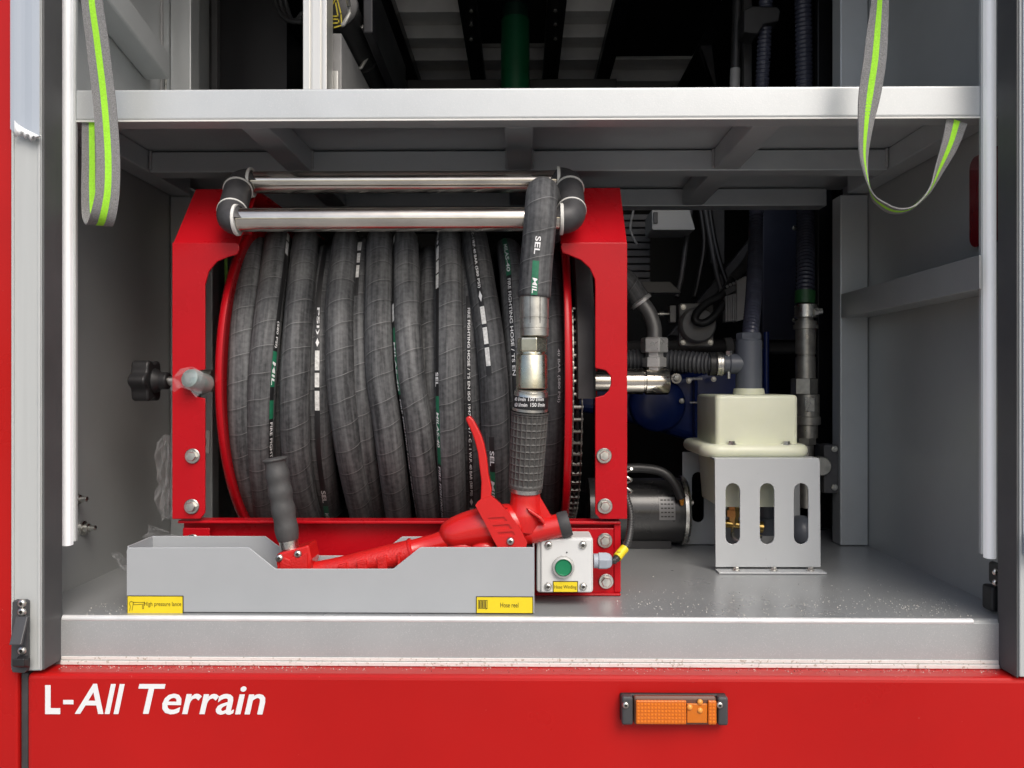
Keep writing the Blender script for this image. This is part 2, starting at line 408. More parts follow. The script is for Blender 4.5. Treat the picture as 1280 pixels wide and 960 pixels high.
# ------------------------------------------------------------------ ground
m = M(); m.add([(-40, -40, -H), (40, -40, -H), (40, 40, -H), (-40, 40, -H)], [(0, 1, 2, 3)])
g = m.build('ground', ASPH); g['kind'] = 'structure'; g['label'] = 'pale concrete yard under the truck'

# ------------------------------------------------------------------ the truck
FY = .035                    # face of the sill behind the outer skin
ZF = Z(772, FY)              # compartment floor
ZL = Z(845, 0)               # ledge on the lower red panel
XL, XR = -.665, .645         # compartment side walls
YP = .50                     # face of the rear posts
truck = thing('fire_truck', 'red fire truck side with its grey equipment compartment open', 'fire truck', (0, .9, -H))
rx = [X(18, 0), X(54, 0)]; sx = [X(1272, 0), X(1272, 0) + .036]
m = M(); m.box(-1.25, X(22.5, 0), 0, .03, -.95, 1.15); m.box(-1.25, rx[0], .03, .06, -.36, 1.15)
m.build('side_panel', REDBODY, truck, .003)
m = M(); m.box(X(33, 0), 1.25, 0, .04, -.95, ZL); lp = m.build('lower_panel', REDBODY, truck, .006, 3)
m = M(); m.box(sx[1], 1.25, 0, .06, ZL + .001, 1.15); m.build('side_panel', REDBODY, truck, .003)
m = M(); m.box(rx[0], sx[1], 0, .05, 1.0, 1.15); m.build('upper_panel', REDBODY, truck, .004)
m = M(); m.box(X(22.5, 0) + .001, X(32.5, 0), .004, .03, -.95, -.366); m.build('panel_gap_seal', RUB, truck, .002)
# lettering on the lower panel, thin vinyl
m = M()
for k, dx in enumerate((-.0003, .0003)):
    y = -.0006 - .0002 * k
    for t, a, b, c, d, sh in (('L', 57, 75.5, 895.5, 859, 0), ('-', 79.5, 92, 883, 877.5, 0), ('All', 94, 156, 895, 857, .22), ('Terrain', 173.5, 331.5, 895, 857, .22)):
        flat_text(m, t, X(a, 0) + dx, X(b, 0) + dx, Z(c, 0), Z(d, 0), y, {'L': .034, '-': 0}.get(t, .011), sh)
m.build('lettering', mat('white_vinyl', (.78, .79, .80), .4), lp)
# guide rails either side of the opening
m = M(); m.box(rx[0], rx[1], -.004, FY - .001, -.360, 1.0); rl = m.build('guide_rail', ALU, truck, .0015)
m = M(); m.box(rx[0], rx[0] + .003, -.0065, -.0035, -.358, .995); m.box(rx[1] - .004, rx[1] - .0005, -.0058, -.0035, -.358, .995); m.build('rail_edge', ALU, rl, .0008)
m = M(); m.box(rx[1] + .0005, rx[1] + .003, -.003, FY + .002, -.359, .995); m.build('seal_strip', JAMB, rl, .0008)
m = M(); m.box(sx[0], sx[1], -.004, FY - .001, -.362, 1.0); rr = m.build('guide_rail', ALU, truck, .0015)
m = M(); m.box(sx[0] - .003, sx[0] - .0005, -.003, FY + .002, -.363, .995); m.build('seal_strip', JAMB, rr, .0008)
# protective film still stuck on the upper end of the left rail
m = M(); v = []; f = []; nx, nz_ = 8, 22
x0, x1 = rx[0] - .0005, rx[1] - .0005
for j in range(nz_ + 1):
    for i in range(nx + 1):
        u = i / nx; t = j / nz_
        zb = Z(161 + 8 * u + 3 * sin(u * 9), 0)
        v.append((x0 + (x1 - x0) * u, -.0075 - .0005 * sin(i * 1.3), zb + (.65 - zb) * (1 - t)))
for j in range(nz_):
    for i in range(nx): f.append((j * (nx + 1) + i, j * (nx + 1) + i + 1, (j + 1) * (nx + 1) + i + 1, (j + 1) * (nx + 1) + i))
m.add(v, f); fm = m.build('protective_film', FILM, rl)
m = M(); v = []; f = []; n = 14
for i in range(n + 1):
    u = i / n; px = 18 + 33 * u
    top = 150 + 20 * u ** .7; bot = [170, 173, 169, 172, 170, 171, 174, 172, 174, 178, 173, 175, 173, 172, 171][i]
    for j, (py, dy) in enumerate(((top, .009), (top * .5 + bot * .5, .016), (bot - 2, .013), (bot, .009))):
        q = P(px, py, -dy - .003 * sin(i * 2.1 + j)); v.append(q)
for i in range(n):
    for j in range(3): f.append((i * 4 + j, i * 4 + 4 + j, i * 4 + 5 + j, i * 4 + 1 + j))
m.add(v, f); m.build('torn_edge', mat('crumpled_film', (.78, .80, .82), .25), fm, smooth=180)
m = M(); m.box(sx[0] + .003, sx[1] - .0005, -.0068, -.0060, Z(690, 0), .99); m.build('protective_film', FILM, rr)
# white strip lamps behind the rails
for a, b, py in ((75.5, 86.5, 684), (1234.5, 1247, 697)):
    Y = FY + .018; xa, xb = X(a, Y), X(b, Y); zb = Z(py, Y); c = (xa + xb) / 2; r = (xb - xa) / 2
    m = M(); m.prism_z([(c + r * cos(R(q)), Y + .004 + r * .8 * sin(R(q))) for q in range(180, 361, 12)] + [(xb, Y + .010), (xa, Y + .010)], zb, .99)
    sl = m.build('strip_lamp', WHITE, truck, smooth=30)
    m = M(); m.box(xa - .0025, xb + .0025, Y + .0105, Y + .016, zb + .004, .99); m.build('lamp_channel', ALU, sl, .0006)
# sill and floor
m = M(); m.box(XL - .03, XR + .03, FY, .72, -.40, ZF); fl = m.build('compartment_floor', GREYF, truck, .0045, 3)
m = M(); m.box(rx[1] + .002, sx[0] - .002, FY - .0012, FY + .004, ZL + .002, ZF - .0045); m.build('sill_face', GREYS, fl, .0006)
m = M(); m.box(rx[1] + .004, sx[0] - .004, FY - .0045, FY - .0015, ZL + .0005, Z(827, FY)); m.box(rx[1] + .004, sx[0] - .004, FY - .0028, FY - .0014, Z(826.5, FY), Z(822, FY))
SB = m
m = M(); m.tube([(rx[1] + .004, FY + .0022, ZF - .0034), (X(1216, FY), FY + .0022, ZF - .0034)], .0042, 14); m.build('sill_edge', mat('worn_highlight_enamel', (.74, .75, .75), .3, .2, noise=(30, .08)), fl, smooth=40)  # pale bead: paints in the edge's sky highlight together with its wear
m = SB; m.build('sealant_bead', mat('sealant', (.68, .68, .65), .55, bump=(160, .5), speck=(240, (.45, .42, .36), .62)), fl, .0008)
# walls
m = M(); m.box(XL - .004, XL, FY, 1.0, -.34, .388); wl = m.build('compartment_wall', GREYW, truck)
m = M(); m.box(XL - .004, XL, FY, 1.0, .3885, 1.06); m.build('compartment_wall', GREY, truck)  # same wall in lighter grey, painting in the fuller light up here
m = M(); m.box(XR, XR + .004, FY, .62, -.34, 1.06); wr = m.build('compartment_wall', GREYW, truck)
# rear posts and side rails
zb_ = .354
for xa, xb in ((XL + .0005, XL + .040), (X(1050.5, YP), XR - .0005)):
    m = M(); m.box(xa, xb, YP, YP + .04, ZF + .001, zb_ - .001); m.box(xa, xb, YP, YP + .04, zb_ + .043, 1.05)
    m.build('post', GREY, truck, .002)
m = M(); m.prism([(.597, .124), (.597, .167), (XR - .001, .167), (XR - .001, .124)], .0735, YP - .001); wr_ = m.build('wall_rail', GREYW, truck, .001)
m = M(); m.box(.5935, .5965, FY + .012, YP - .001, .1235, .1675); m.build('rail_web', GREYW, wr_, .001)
m = M(); m.prism_x([(FY + .045, .595), (.40, .535), (.40, .580), (FY + .045, .64)], XL + .001, XL + .045); m.build('wall_rail', GREY, truck, .003)
m = M(); m.box(XL + .0005, XL + .004, .46, .466, .40, .9); m.build('wall_seam', WELD, truck)
m = M(); v0 = Vector((XL + .004, .42, .60)); m.tube(smoothpath([v0, v0 + Vector((.012, .02, -.02)), v0 + Vector((.01, .03, -.06)), v0 + Vector((.004, .035, -.10))]), .0025, 8); m.lathe((XL, .42, .60), (1, 0, 0), [(0, .011), (.004, .011), (.006, .006), (.014, .005)], 12)
m.build('cable_grommet', STEEL, truck, smooth=35)
# shelf: front box beam, cross beams, ribs, deck
zb, zt = .354, .395; SY = .066
m = M(); m.box(XL + .002, XR - .002, SY, SY + .04, zb, zt); sh = m.build('shelf', GREY, truck, .0028, 3)
m = M(); m.box(XL + .003, XR - .003, SY - .0012, SY + .0008, zb - .0026, zb - .0004); m.build('edge_bead', RING, sh)
m = M(); m.box(XL + .004, XR - .004, SY + .041, .62, zt - .004, zt - .001); m.build('deck', GREY, sh)
for Y in (.331, .595):
    m = M(); m.box(XL + .041, XR - .041, Y, Y + .04, zb, zt - .0065); m.build('cross_beam', GREY, sh, .002)
for xa in (XL + .002, XR - .040):
    m = M(); m.box(xa, xa + .038, SY + .041, YP - .001, zb + .001, zt - .0045); m.build('side_beam', GREY, sh, .002)
for c in (-.372, -.005, .338):
    m = M(); m.box(c - .02, c + .02, SY + .0405, .3305, zb + .0012, zt - .0045); m.build('rib', GREY, sh, .002)
    m = M(); m.box(c - .02, c + .02, .3715, .5945, zb + .0012, zt - .0045); m.build('rib', GREY, sh, .002)
for e in [c + q for c in (-.372, -.005, .338) for q in (-.0215, .0215)] + [XL + .043, XR - .043]:
    m = M(); m.tube([(e, .3295, zb + .004 + .032 * i / 8) for i in range(9)], [.0023 + .0008 * (i % 2) for i in range(9)], 6); m.build('weld_bead', WELD, sh, smooth=180)
# strap slots in the underside
# red reflector in the right wall
zz = (Z(312, .145), Z(200, .145)); yy = (.070, .150)
m = M(); m.prism_x([(a, b) for a, b in rrect(yy[0], yy[1], zz[0], zz[1], .016, 6)], XR - .008, XR - .0005)
rf = m.build('wall_reflector', REDREF, truck, .0012)
# far interior behind the compartments: side skins, roof, far side, underbody
m = M(); m.box(-1.25, XL - .005, .061, 2.2, -.42, -.41); m.box(XL - .03, 1.2, .721, 2.2, -.44, -.43)
m.build('underbody', INT, truck)
for b in ((XL - .004, XL, 1.001, 2.2, -.34, 1.06), (1.20, 1.21, .061, 2.2, -.43, 1.15), (-1.25, -1.24, .061, 2.2, -.43, 1.15), (XR + .0045, 1.20, .62, .625, -.34, 1.06)):
    m = M(); m.box(*b); m.build('inner_skin', INT, truck)
m = M(); m.box(-1.25, 1.21, 2.2, 2.21, -.44, 1.15); m.build('far_bulkhead', INT, truck)
m = M(); m.box(-1.25, 1.21, .061, 2.2, 1.10, 1.15); m.build('roof', INT, truck)
m = M(); m.box(XL + .0003, -.50, .69, .695, .3, 1.06); m.build('inner_partition', BLKM, truck)
m = M(); m.box(X(265, .675), X(272, .675), .672, .69, .30, 1.05); m.build('edge_trim', MACHD, truck, .001)
# ceiling of the upper bay: sheet, cross members, long dark channels with bolts
zc0, zc1 = 1.02, 1.06
m = M(); m.box(XL + .001, 1.19, FY + .03, 2.15, zc1, zc1 + .004); ce = m.build('ceiling', SLATE, truck)
for d in (2.19, 2.355, 2.518, 2.697, 2.86):
    m = M(); m.box(XL + .003, .60, d - 1, d - .96, zc0, zc1 - .001); m.build('cross_member', SLATE, ce, .002)
def xbar(px0, px1, py, z): d = z * 1000 / (480 - py); return X(px0, d - 1), X(px1, d - 1)
for px0, px1, py in ((504, 520, 85), (583, 602, 60), (680, 700, 70), (745, 762, 95)):
    a, b = xbar(px0, px1, py, 1.0)
    m = M(); m.box(a, b, .3, 2.1, .985, zc0 - .001); m.build('channel', BLKM, ce, .002)
for px in (589, 699):
    for py in (16, 33, 51):
        d = .98 * 1000 / (480 - py); q = P(px - (.0 if px < 600 else 5), py, d - 1)
        piece('bolt', SMALLB, ce, (q.x, q.y - .006, .979), (R(90) * -1, 0, 0))
a2, b2 = xbar(583, 602, 60, 1.0); a3, b3 = xbar(680, 700, 70, 1.0); a1, b1 = xbar(504, 520, 85, 1.0); a4, b4 = xbar(745, 762, 95, 1.0)
for p, q, y1 in ((XL + .002, a1, 1.40), (b2, a3, 1.377), (b4, .525, 1.476), (.526, 1.19, 2.1)):
    m = M(); m.box(p + .001, q - .001, .10, y1, 1.0125, 1.0155); m.build('dark_panel', BLKM, ce)
m = M(); m.prism([(X(880, 1.5), 1.019), (X(895, 1.2), 1.019), (X(1000, .8), .75), (X(985, .8), .75)], 1.40, 1.43); m.build('diagonal_brace', MACHD, ce)
# aluminium upright between the two upper bays
Y = .30; m = M(); xs = [X(379.5, Y), X(409, Y)]
m.box(xs[0], xs[1], Y, Y + .04, zt + .0005, 1.0)
for a, b in ((379.5, 388), (390.5, 401.5), (404, 409)): m.box(X(a, Y), X(b, Y), Y - .004, Y + .001, zt + .001, 1.0)
au = m.build('aluminium_upright', ALUP, truck, .0008)
m = M(); m.box(X(411, .36), X(427, .36), .36, .66, zt + .001, Z(40, .36)); m.build('side_bracket', MACH, au, .002)
m = M(); m.box(X(409.5, .33), X(412, .33), .325, .34, Z(62, .33), Z(36, .33)); m.build('clip', ALUP, au, .0006)
m = M(); m.box(X(414, .355), X(423, .355), .352, .358, zt + .001, Z(88, .355)); m.build('clip', ALUP, au, .0006)
# side marker lamp on the lower panel
def lampbox(a, b, c, d, y0, y1): return (X(a, 0), X(b, 0), y0, y1, Z(d, 0), Z(c, 0))
m = M(); m.box(*lampbox(774.5, 906, 864, 898, -.006, -.0004)); ml = m.build('marker_lamp', BLK, truck, .002)
for a, b in ((775, 789), (893, 906)):
    m = M(); m.box(*lampbox(a, b, 863.5, 898.5, -.018, -.0062)); m.build('end_cap', DKG, ml, .003, 3)
m = M(); m.box(*lampbox(790, 892, 864, 899, -.016, -.0062)); m.build('lens_rim', mat('clear_rim', (.13, .06, .04), .15, coat=.5), ml, .003, 3)
m = M(); m.box(*lampbox(792, 854, 867, 896, -.0205, -.0162)); m.build('reflex_lens', AMBER, ml, .0015)
m = M(); m.box(*lampbox(880.5, 891, 867, 896, -.0205, -.0162)); m.build('reflex_lens', AMBER, ml, .0015)
m = M(); m.box(*lampbox(855, 880, 871, 895, -.0185, -.0162)); m.build('clear_lens', AMBERC, ml, .001)
for px, py in ((862, 884), (875, 877.5), (875, 888)):
    m = M(); q = P(px, py, -.0185); m.ball(q, .0036, 12, (1, .8, 1)); m.build('bulb', mat('amber_bulb', (.80, .33, .06), .15) if 'amber_bulb' not in MATS else MATS['amber_bulb'], ml, smooth=180)
for px in (782, 899.5):
    q = P(px, 881, -.018); piece('screw', SCREW, ml, q)
# shutter latch at the foot of the left rail
Y = -.005
m = M(); m.prism(pp([(20, 751), (22, 748.5), (36, 748.5), (38, 751), (38, 836), (35, 839), (20, 838), (18, 830)], Y), -.013, -.0048)
la = m.build('latch', DKG, truck, .0015)
m = M(); m.prism_x([(-.0135, Z(768, 0)), (-.0175, Z(768, 0)), (-.034, Z(808, -.031)), (-.030, Z(809, -.031))], 0, 1)
m.v = [((X(21 + (a and 15) , -.015) if c > Z(780, 0) else X(13 + (a and 15), -.031)), b, c) for a, b, c in m.v]; m.build('lever', DKG, la, .001)
m = M(); m.prism_x([(-.0132, Z(822, -.014)), (-.018, Z(826, -.018)), (-.026, Z(826, -.026)), (-.026, Z(836, -.026)), (-.0132, Z(838, -.014))], X(14.5, -.026), X(34, -.02)); m.build('hook', BLK, la, .0015)
for py in (754, 764.5, 813): piece('screw', SCREWB, la, P(28, py, -.0133))
# end of the latch on the right rail, half hidden behind the seal
m = M(); q = X(1247, FY + .02); m.box(q - .010, q + .004, FY + .016, FY + .04, Z(768, FY), Z(736, FY)); m.box(q - .005, q + .004, FY + .010, FY + .034, Z(734, FY), Z(706, FY))
lb = m.build('striker', BLK, truck, .004, 3)
for py in (715, 728): piece('screw', SCREW, lb, P(1244, py, FY + .009))
m = M(); m.prism(pp([(1276, 664), (1281, 661), (1290, 661), (1290, 688), (1281, 688), (1276.5, 684)], 0), -.03, -.0045); m.build('latch', DKG, truck, .003)
# small bolts on the left wall
for px, py in ((88, 624), (99, 660)):
    q = P(px, py, (XL / ((px - 653) / 1000)) - 1)
    m = M(); m.lathe((XL, q.y, q.z), (1, 0, 0), [(0, .011), (.003, .011), (.004, .007), (.010, .007), (.011, .004), (.020, .004), (.021, .002)], 12); m.build('bolt', STEEL, truck, smooth=35)

# ------------------------------------------------------------------ hose reel
YF = .135                                  # face of the reel frame
AY, AZ = .435, .005                        # axle
RD = .285                                  # disc radius
XD = (X(274, AY - RD), X(710, AY - RD))    # the two discs
reel = thing('hose_reel', 'red steel hose reel frame with chrome guide rollers and drum discs', 'hose reel', (-.17, .42, ZF))
outL = [(215, 303), (296, 303), (298.5, 306), (299, 312), (296, 318), (285, 321), (271, 327), (261, 339), (256, 356), (256, 462), (246, 464), (238, 471), (236, 480), (239, 489), (247, 496), (256, 498), (256, 641), (250, 649), (215, 649)]
outR = [(784, 303), (702, 303), (701, 309), (703, 316), (712, 319), (726, 325), (737, 335), (743.5, 349), (744, 360), (744, 460), (757, 463), (763, 470), (764, 479), (761, 488), (755, 494), (744, 497), (744, 642), (750, 649), (784, 649)]
zt_f = .298
for side, o in ((-1, outL), (1, outR)):
    xo = X(215, YF) if side < 0 else X(784, YF); xi = X(298, YF) if side < 0 else X(701, YF)
    m = M(); m.prism(pp(o, YF), YF, YF + .004); z303 = Z(303, YF)
    sf = m.build('side_frame', REDREEL, reel, .0012)
    c = .006
    m = M(); m.prism_x([(YF + .0005, z303 - .002), (YF + .006, z303 + .004), (YF + .082, zt_f), (YF + .5, zt_f), (YF + .5, zt_f - .004), (YF + .084, zt_f - .005), (YF + .010, z303 + .003), (YF + .0045, z303 - .003)], min(xo, xi), max(xo, xi))
    m.build('top_plate', REDREEL, sf, .0012)
    m = M(); a, b = (xo, xo + .004) if side < 0 else (xo - .004, xo)
    m.prism_x([(YF + .0045, Z(648, YF)), (YF + .0045, z303 - .004), (YF + .030, z303 - .004), (YF + .030, Z(648, YF))], a, b); m.build('side_flange', REDREEL, sf, .0008)
    m = M(); m.box(a, b, YF + .45, YF + .5, ZF + .05, zt_f - .005); m.build('rear_leg', REDREEL, sf, .001)
    for px, py in (((241, 570), (240, 633)) if side < 0 else ((755, 569.5), (756, 632.5))):
        piece('bolt', BOLT, sf, P(px, py, YF), (0, R(random.uniform(0, 60)), 0))
# base: channel with a rolled top edge, deep web, end bracket
Yb = YF + .006
m = M(); xa, xb = X(222, Yb), X(776, Yb); zt_b = Z(651.5, Yb)
m.box(xa, xb, Yb, Yb + .026, zt_b - .0045, zt_b)
m.box(xa, xb, Yb + .020, Yb + .024, ZF + .004, zt_b - .0045)
m.box(xa, xb, Yb - .001, Yb + .13, ZF + .0005, ZF + .004)
bf = m.build('base_channel', REDREEL, reel, .0014)
m = M(); m.prism(pp([(664, 660), (768, 660), (768, 737), (776, 742), (771, 745.5), (664, 745.5)], Yb + .006), Yb + .006, Yb + .010); m.box(X(768, Yb), X(776.5, Yb), Yb + .004, Yb + .12, ZF + .004, zt_b - .005)
m.build('end_bracket', REDREEL, bf, .0016)
m = M(); m.prism(pp([(228, 660), (262, 660), (262, 745), (228, 745)], Yb + .006), Yb + .006, Yb + .010); m.build('end_bracket', REDREEL, bf, .0016)
for px, py in ((756, 675.5), (757.5, 726.5), (241, 677)): piece('bolt', BOLT, bf, P(px, py, Yb + .006), (0, R(random.uniform(0, 60)), 0))
# discs with rolled rims, drum and axle
for i, xd in enumerate(XD):
    s = 1 if i == 0 else -1
    m = M(); m.lathe((xd, AY, AZ), (s, 0, 0), [(-.002, .03), (-.003, RD - .012), (-.007, RD - .004), (-.006, RD + .001), (-.001, RD + .004), (.004, RD + .003), (.005, RD - .003), (.0015, RD - .010), (.002, .03)], 96)
    m.build('drum_disc', REDREEL, reel, smooth=50)
m = M(); m.cyl((XD[0] + .002, AY, AZ), (XD[1] - .002, AY, AZ), .15, n=48); m.build('drum', BLKM, reel, smooth=40)
m = M(); m.lathe((X(244, AY - .2), AY, AZ), (1, 0, 0), [(0, .022), (.045, .022), (.046, .03), (.07, .03)], 32); m.build('axle', STEEL, reel, smooth=40)
# spindle lock: star knob, threaded rod, boss
Ys = YF + .06; zs = Z(476, Ys)
m = M()
prof = []
for k in range(72):
    a = 2 * pi * k / 72; q = .030 + .0038 * cos(6 * a); prof.append((Ys + q * cos(a), zs + q * sin(a)))
xk = X(172, Ys)
m.prism_x(prof, xk, xk + .026); m.lathe((xk + .026, Ys, zs), (1, 0, 0), [(0, .020), (.006, .016), (.010, .013), (.022, .013)], 24)
kn = m.build('star_knob', BLK, reel, .003, 2, smooth=35)
m = M(); m.lathe((xk + .047, Ys, zs), (1, 0, 0), [(0, .007), (.03, .007)], 16); m.build('threaded_rod', STEEL, kn, smooth=40)
m = M(); xs_ = X(226, Ys); m.lathe((xs_, Ys, zs), (1, 0, 0), [(0, .011), (.002, .013), (.018, .013), (.019, .017), (.05, .017)], 24); m.build('spindle_boss', FERR, reel, smooth=40)
m = M(); q = P(240, 474, YF - .012); m.lathe(q, (-.25, -1, .25), [(-.03, .015), (0, .015), (.006, .013), (.008, .008)], 20); m.build('spindle_cap', mat('pale_zinc', (.33, .40, .38), .4, .6), reel, smooth=35)
# chain wheel, chain and guard beyond the right disc
XS = XD[1] + .017
m = M(); prof = []
for k in range(78 * 4):
    a = 2 * pi * k / (78 * 4); q = (.231, .231, .239, .239)[k % 4]; prof.append((AY + q * cos(a), AZ + q * sin(a)))
m.prism_x(prof, XS - .003, XS + .003); ch = m.build('sprocket', BLKM, reel)
m = M(); v = []
for s in (-1, 1):
    L_ = [(-.0075, .0), (-.0068, .0045), (-.003, .0055), (0, .0042), (.003, .0055), (.0068, .0045), (.0075, 0), (.0068, -.0045), (.003, -.0055), (0, -.0042), (-.003, -.0055), (-.0068, -.0045)]
    L_ = [(a * 1.55, b) for a, b in L_]
    m.prism_x(L_, s * .0066 - .0009, s * .0066 + .0009)
m.cyl((-.0085, -.0085, 0), (.0085, -.0085, 0), .0034, n=8)
lk = m.mesh('chain_link', mat('oiled_chain_steel', (.24, .23, .21), .38, 1, noise=(90, .2)), 30)
n = int(2 * pi * .241 / .019)
cr = M(); cr.tube([(XS, AY + .241 * cos(a), AZ + .241 * sin(a)) for a in [2 * pi * k / 60 for k in range(61)]], .0028, 6, caps=False); cn = cr.build('chain', BLKM, reel)
for k in range(n):
    a = 2 * pi * k / n
    if sin(a) < .45 and cos(a) < .6:
        o = piece('chain_link', lk, cn, (XS, AY + .241 * cos(a), AZ + .241 * sin(a)), (a + pi / 2, 0, 0))
m = M(); v = []; f = []; nn = 60; a0, a1 = R(186), R(20)
pr = [(XS - .002, .250), (XS, .2545), (XS + .022, .2545), (XS + .026, .250), (XS + .026, .228), (XS + .023, .228), (XS + .023, .250), (XS - .001, .2475)]
for i in range(nn + 1):
    a = a0 + (a1 - a0) * i / nn
    for x_, r_ in pr: v.append((x_, AY + r_ * cos(a), AZ + r_ * sin(a)))
k_ = len(pr)
for i in range(nn):
    for j in range(k_): f.append((i * k_ + j, i * k_ + (j + 1) % k_, (i + 1) * k_ + (j + 1) % k_, (i + 1) * k_ + j))
f.append(list(range(k_))); f.append(list(range(nn * k_, nn * k_ + k_))); m.add(v, f); m.build('chain_guard', RUB, reel, smooth=35)
# guide rollers: two polished tubes joined by rubber elbows
ra = Vector((0, .110, .2285)); rb = Vector((0, .186, .300)); rr_ = .0162
xl, xr_ = X(299, .11), X(699, .11); xl2, xr2 = X(317, .186), X(695, .186)
for q, a, b in ((ra, xl, xr_), (rb, xl2, xr2)):
    m = M(); m.cyl((a, q.y, q.z), (b, q.y, q.z), rr_, n=40); m.build('guide_roller', CHROME, reel, smooth=40)
dirv = (rb - ra).normalized()
for s in (-1, 1):
    xa = xl if s < 0 else xr_; xb = xl2 if s < 0 else xr2; exa, exb = (X(287.5, .11), X(300, .186)) if s < 0 else (X(715, .11), X(711.5, .186))
    A = Vector((xa + s * .003, ra.y, ra.z)); B = Vector((xb + s * .003, rb.y, rb.z)); re = .0205
    cA, cB = Vector((exa, ra.y, ra.z)), Vector((exb, rb.y, rb.z)); ex = (exa + exb) / 2; dd = (cB - cA).normalized()
    for p0, c, d in ((A, cA, dd), (B, cB, -dd)):
        pts = [p0]; k = .022
        st = c - Vector((s * min(k, abs(c.x - p0.x)), 0, 0)); en = c + d * k
        for i in range(9):
            t = i / 8; pts.append(st * (1 - t) ** 2 + c * 2 * t * (1 - t) + en * t * t)
        m = M(); m.tube(pts, [re] * len(pts), 24); m.build('elbow', ELB, reel, smooth=40)
        m = M(); m.lathe(p0 - Vector((s * .002, 0, 0)), (s, 0, 0), [(0, re + .0012), (.0035, re + .0015), (.0045, re + .0005)], 28); m.build('elbow_ring', RING, reel, smooth=40)
        m = M(); m.lathe(en - d * .001, d, [(0, re + .0008), (.003, re + .0008)], 28); m.build('elbow_ring', RING, reel, smooth=40)
    m = M(); m.cyl(cA + dd * .023, cB - dd * .023, re - .0006, n=24); m.build('elbow_sleeve', ELB, reel, smooth=40)
    m = M(); px = Vector((ex - s * .0, 0, 0)); bx = ex; m.box(bx - .012, bx + .012, YF + .02, YF + .05, .222, .235); m.build('roller_bracket', REDREEL, reel, .001)
# swivel joint on the right end of the axle
m = M(); xw = X(764, AY); m.lathe((xw - .05, AY, AZ), (1, 0, 0), [(0, .018), (.05, .018), (.051, .0235), (X(804, AY) - xw + .049, .0235), (X(804, AY) - xw + .050, .0215), (X(806, AY) - xw + .050, .0215), (X(806, AY) - xw + .051, .0243), (X(834, AY) - xw + .050, .0243), (X(835.5, AY) - xw + .05, .0225)], 40)
sw = m.build('swivel_joint', CHROME, reel, smooth=40)
xn = X(818, AY); z0 = AZ + .023
m = M(); m.lathe((xn, AY, z0), (0, 0, 1), [(-.004, .016), (.002, .016), (.0025, .0215), (.019, .0215), (.0195, .017), (.024, .015)], 6, ref=(.26, -1, 0)); m.build('hex_nut', BZINC, sw, .0008)
m = M(); m.lathe((xn, AY, z0 + .022), (0, 0, 1), [(0, .016), (.006, .016), (.0065, .0235), (.009, .0245), (.030, .0245), (.033, .0225), (.0335, .014)], 6, ref=(.2, -1, 0)); m.build('hex_nut', BZINC, sw, .0008)
pth = smoothpath([(xn, AY, z0 + .05), (xn - .001, AY, z0 + .075), (xn - .010, AY, z0 + .100), (xn - .024, AY, z0 + .120)], 6)
m = M(); m.tube(pth, [.0135] * len(pth), 20); m.build('bent_pipe', mat('grey_steel_pipe', (.19, .19, .19), .38, .5), sw, smooth=40)
d = (pth[-1] - pth[-3]).normalized(); e = pth[-1]
m = M(); m.lathe(e - d * .004, d, [(0, .020), (.005, .021), (.008, .019)], 24); m.build('pipe_collar', BZINC, sw, smooth=40)
h2 = smoothpath([e, e + d * .05, e + d * .09 + Vector((-.03, .02, .0)), e + Vector((-.14, .1, .10))], 6)
m = M(); m.tube(h2, [.019] * len(h2), 20, uvs=True); m.build('feed_hose', HOSE, sw, smooth=60)

# ------------------------------------------------------------------ fire hose wound on the drum
RH = .0215
hose = thing('fire_hose', 'black rubber fire hose wound on the red reel, one end over the roller', 'fire hose', (-.185, .42, AZ - .26))
def turn(tab, Rc, r=RH, wob=.0):
    "one turn: pixel track (row, column) of its centre on the visible front half; the rest lies behind"
    pts = []; rows = []
    n = 120; k0 = random.random() * 6
    for i in range(n + 1):
        al = pi * (1 - 2 * i / n)                # from the back over the top to the front and down
        rc = Rc + .0015 * sin(3 * al + k0)
        y = AY - rc * cos(al); z = AZ + rc * sin(al)
        py = 480 - 1000 * z / (1 + y)
        if abs(al) < 1.75: px = interp(py if abs(al) < 1.45 else (200 if al > 0 else 720), tab)
        else: px = interp(200 if al > 0 else 720, tab)
        if abs(al) > 1.45: py = 200 if al > 0 else 800
        rows.append(py); pts.append(Vector((px, y, z)))
    # pixel columns -> metres at the depth of each point
    q = []
    for p in pts: q.append(Vector((X(p.x, min(p.y, AY)), p.y, p.z)))
    for _ in range(6):
        q = [q[0]] + [Vector(((q[i - 1].x + 2 * q[i].x + q[i + 1].x) / 4, q[i].y, q[i].z)) for i in range(1, n)] + [q[-1]]
    return q, rows
def outward(p): return Vector((0, p.y - AY, p.z - AZ))
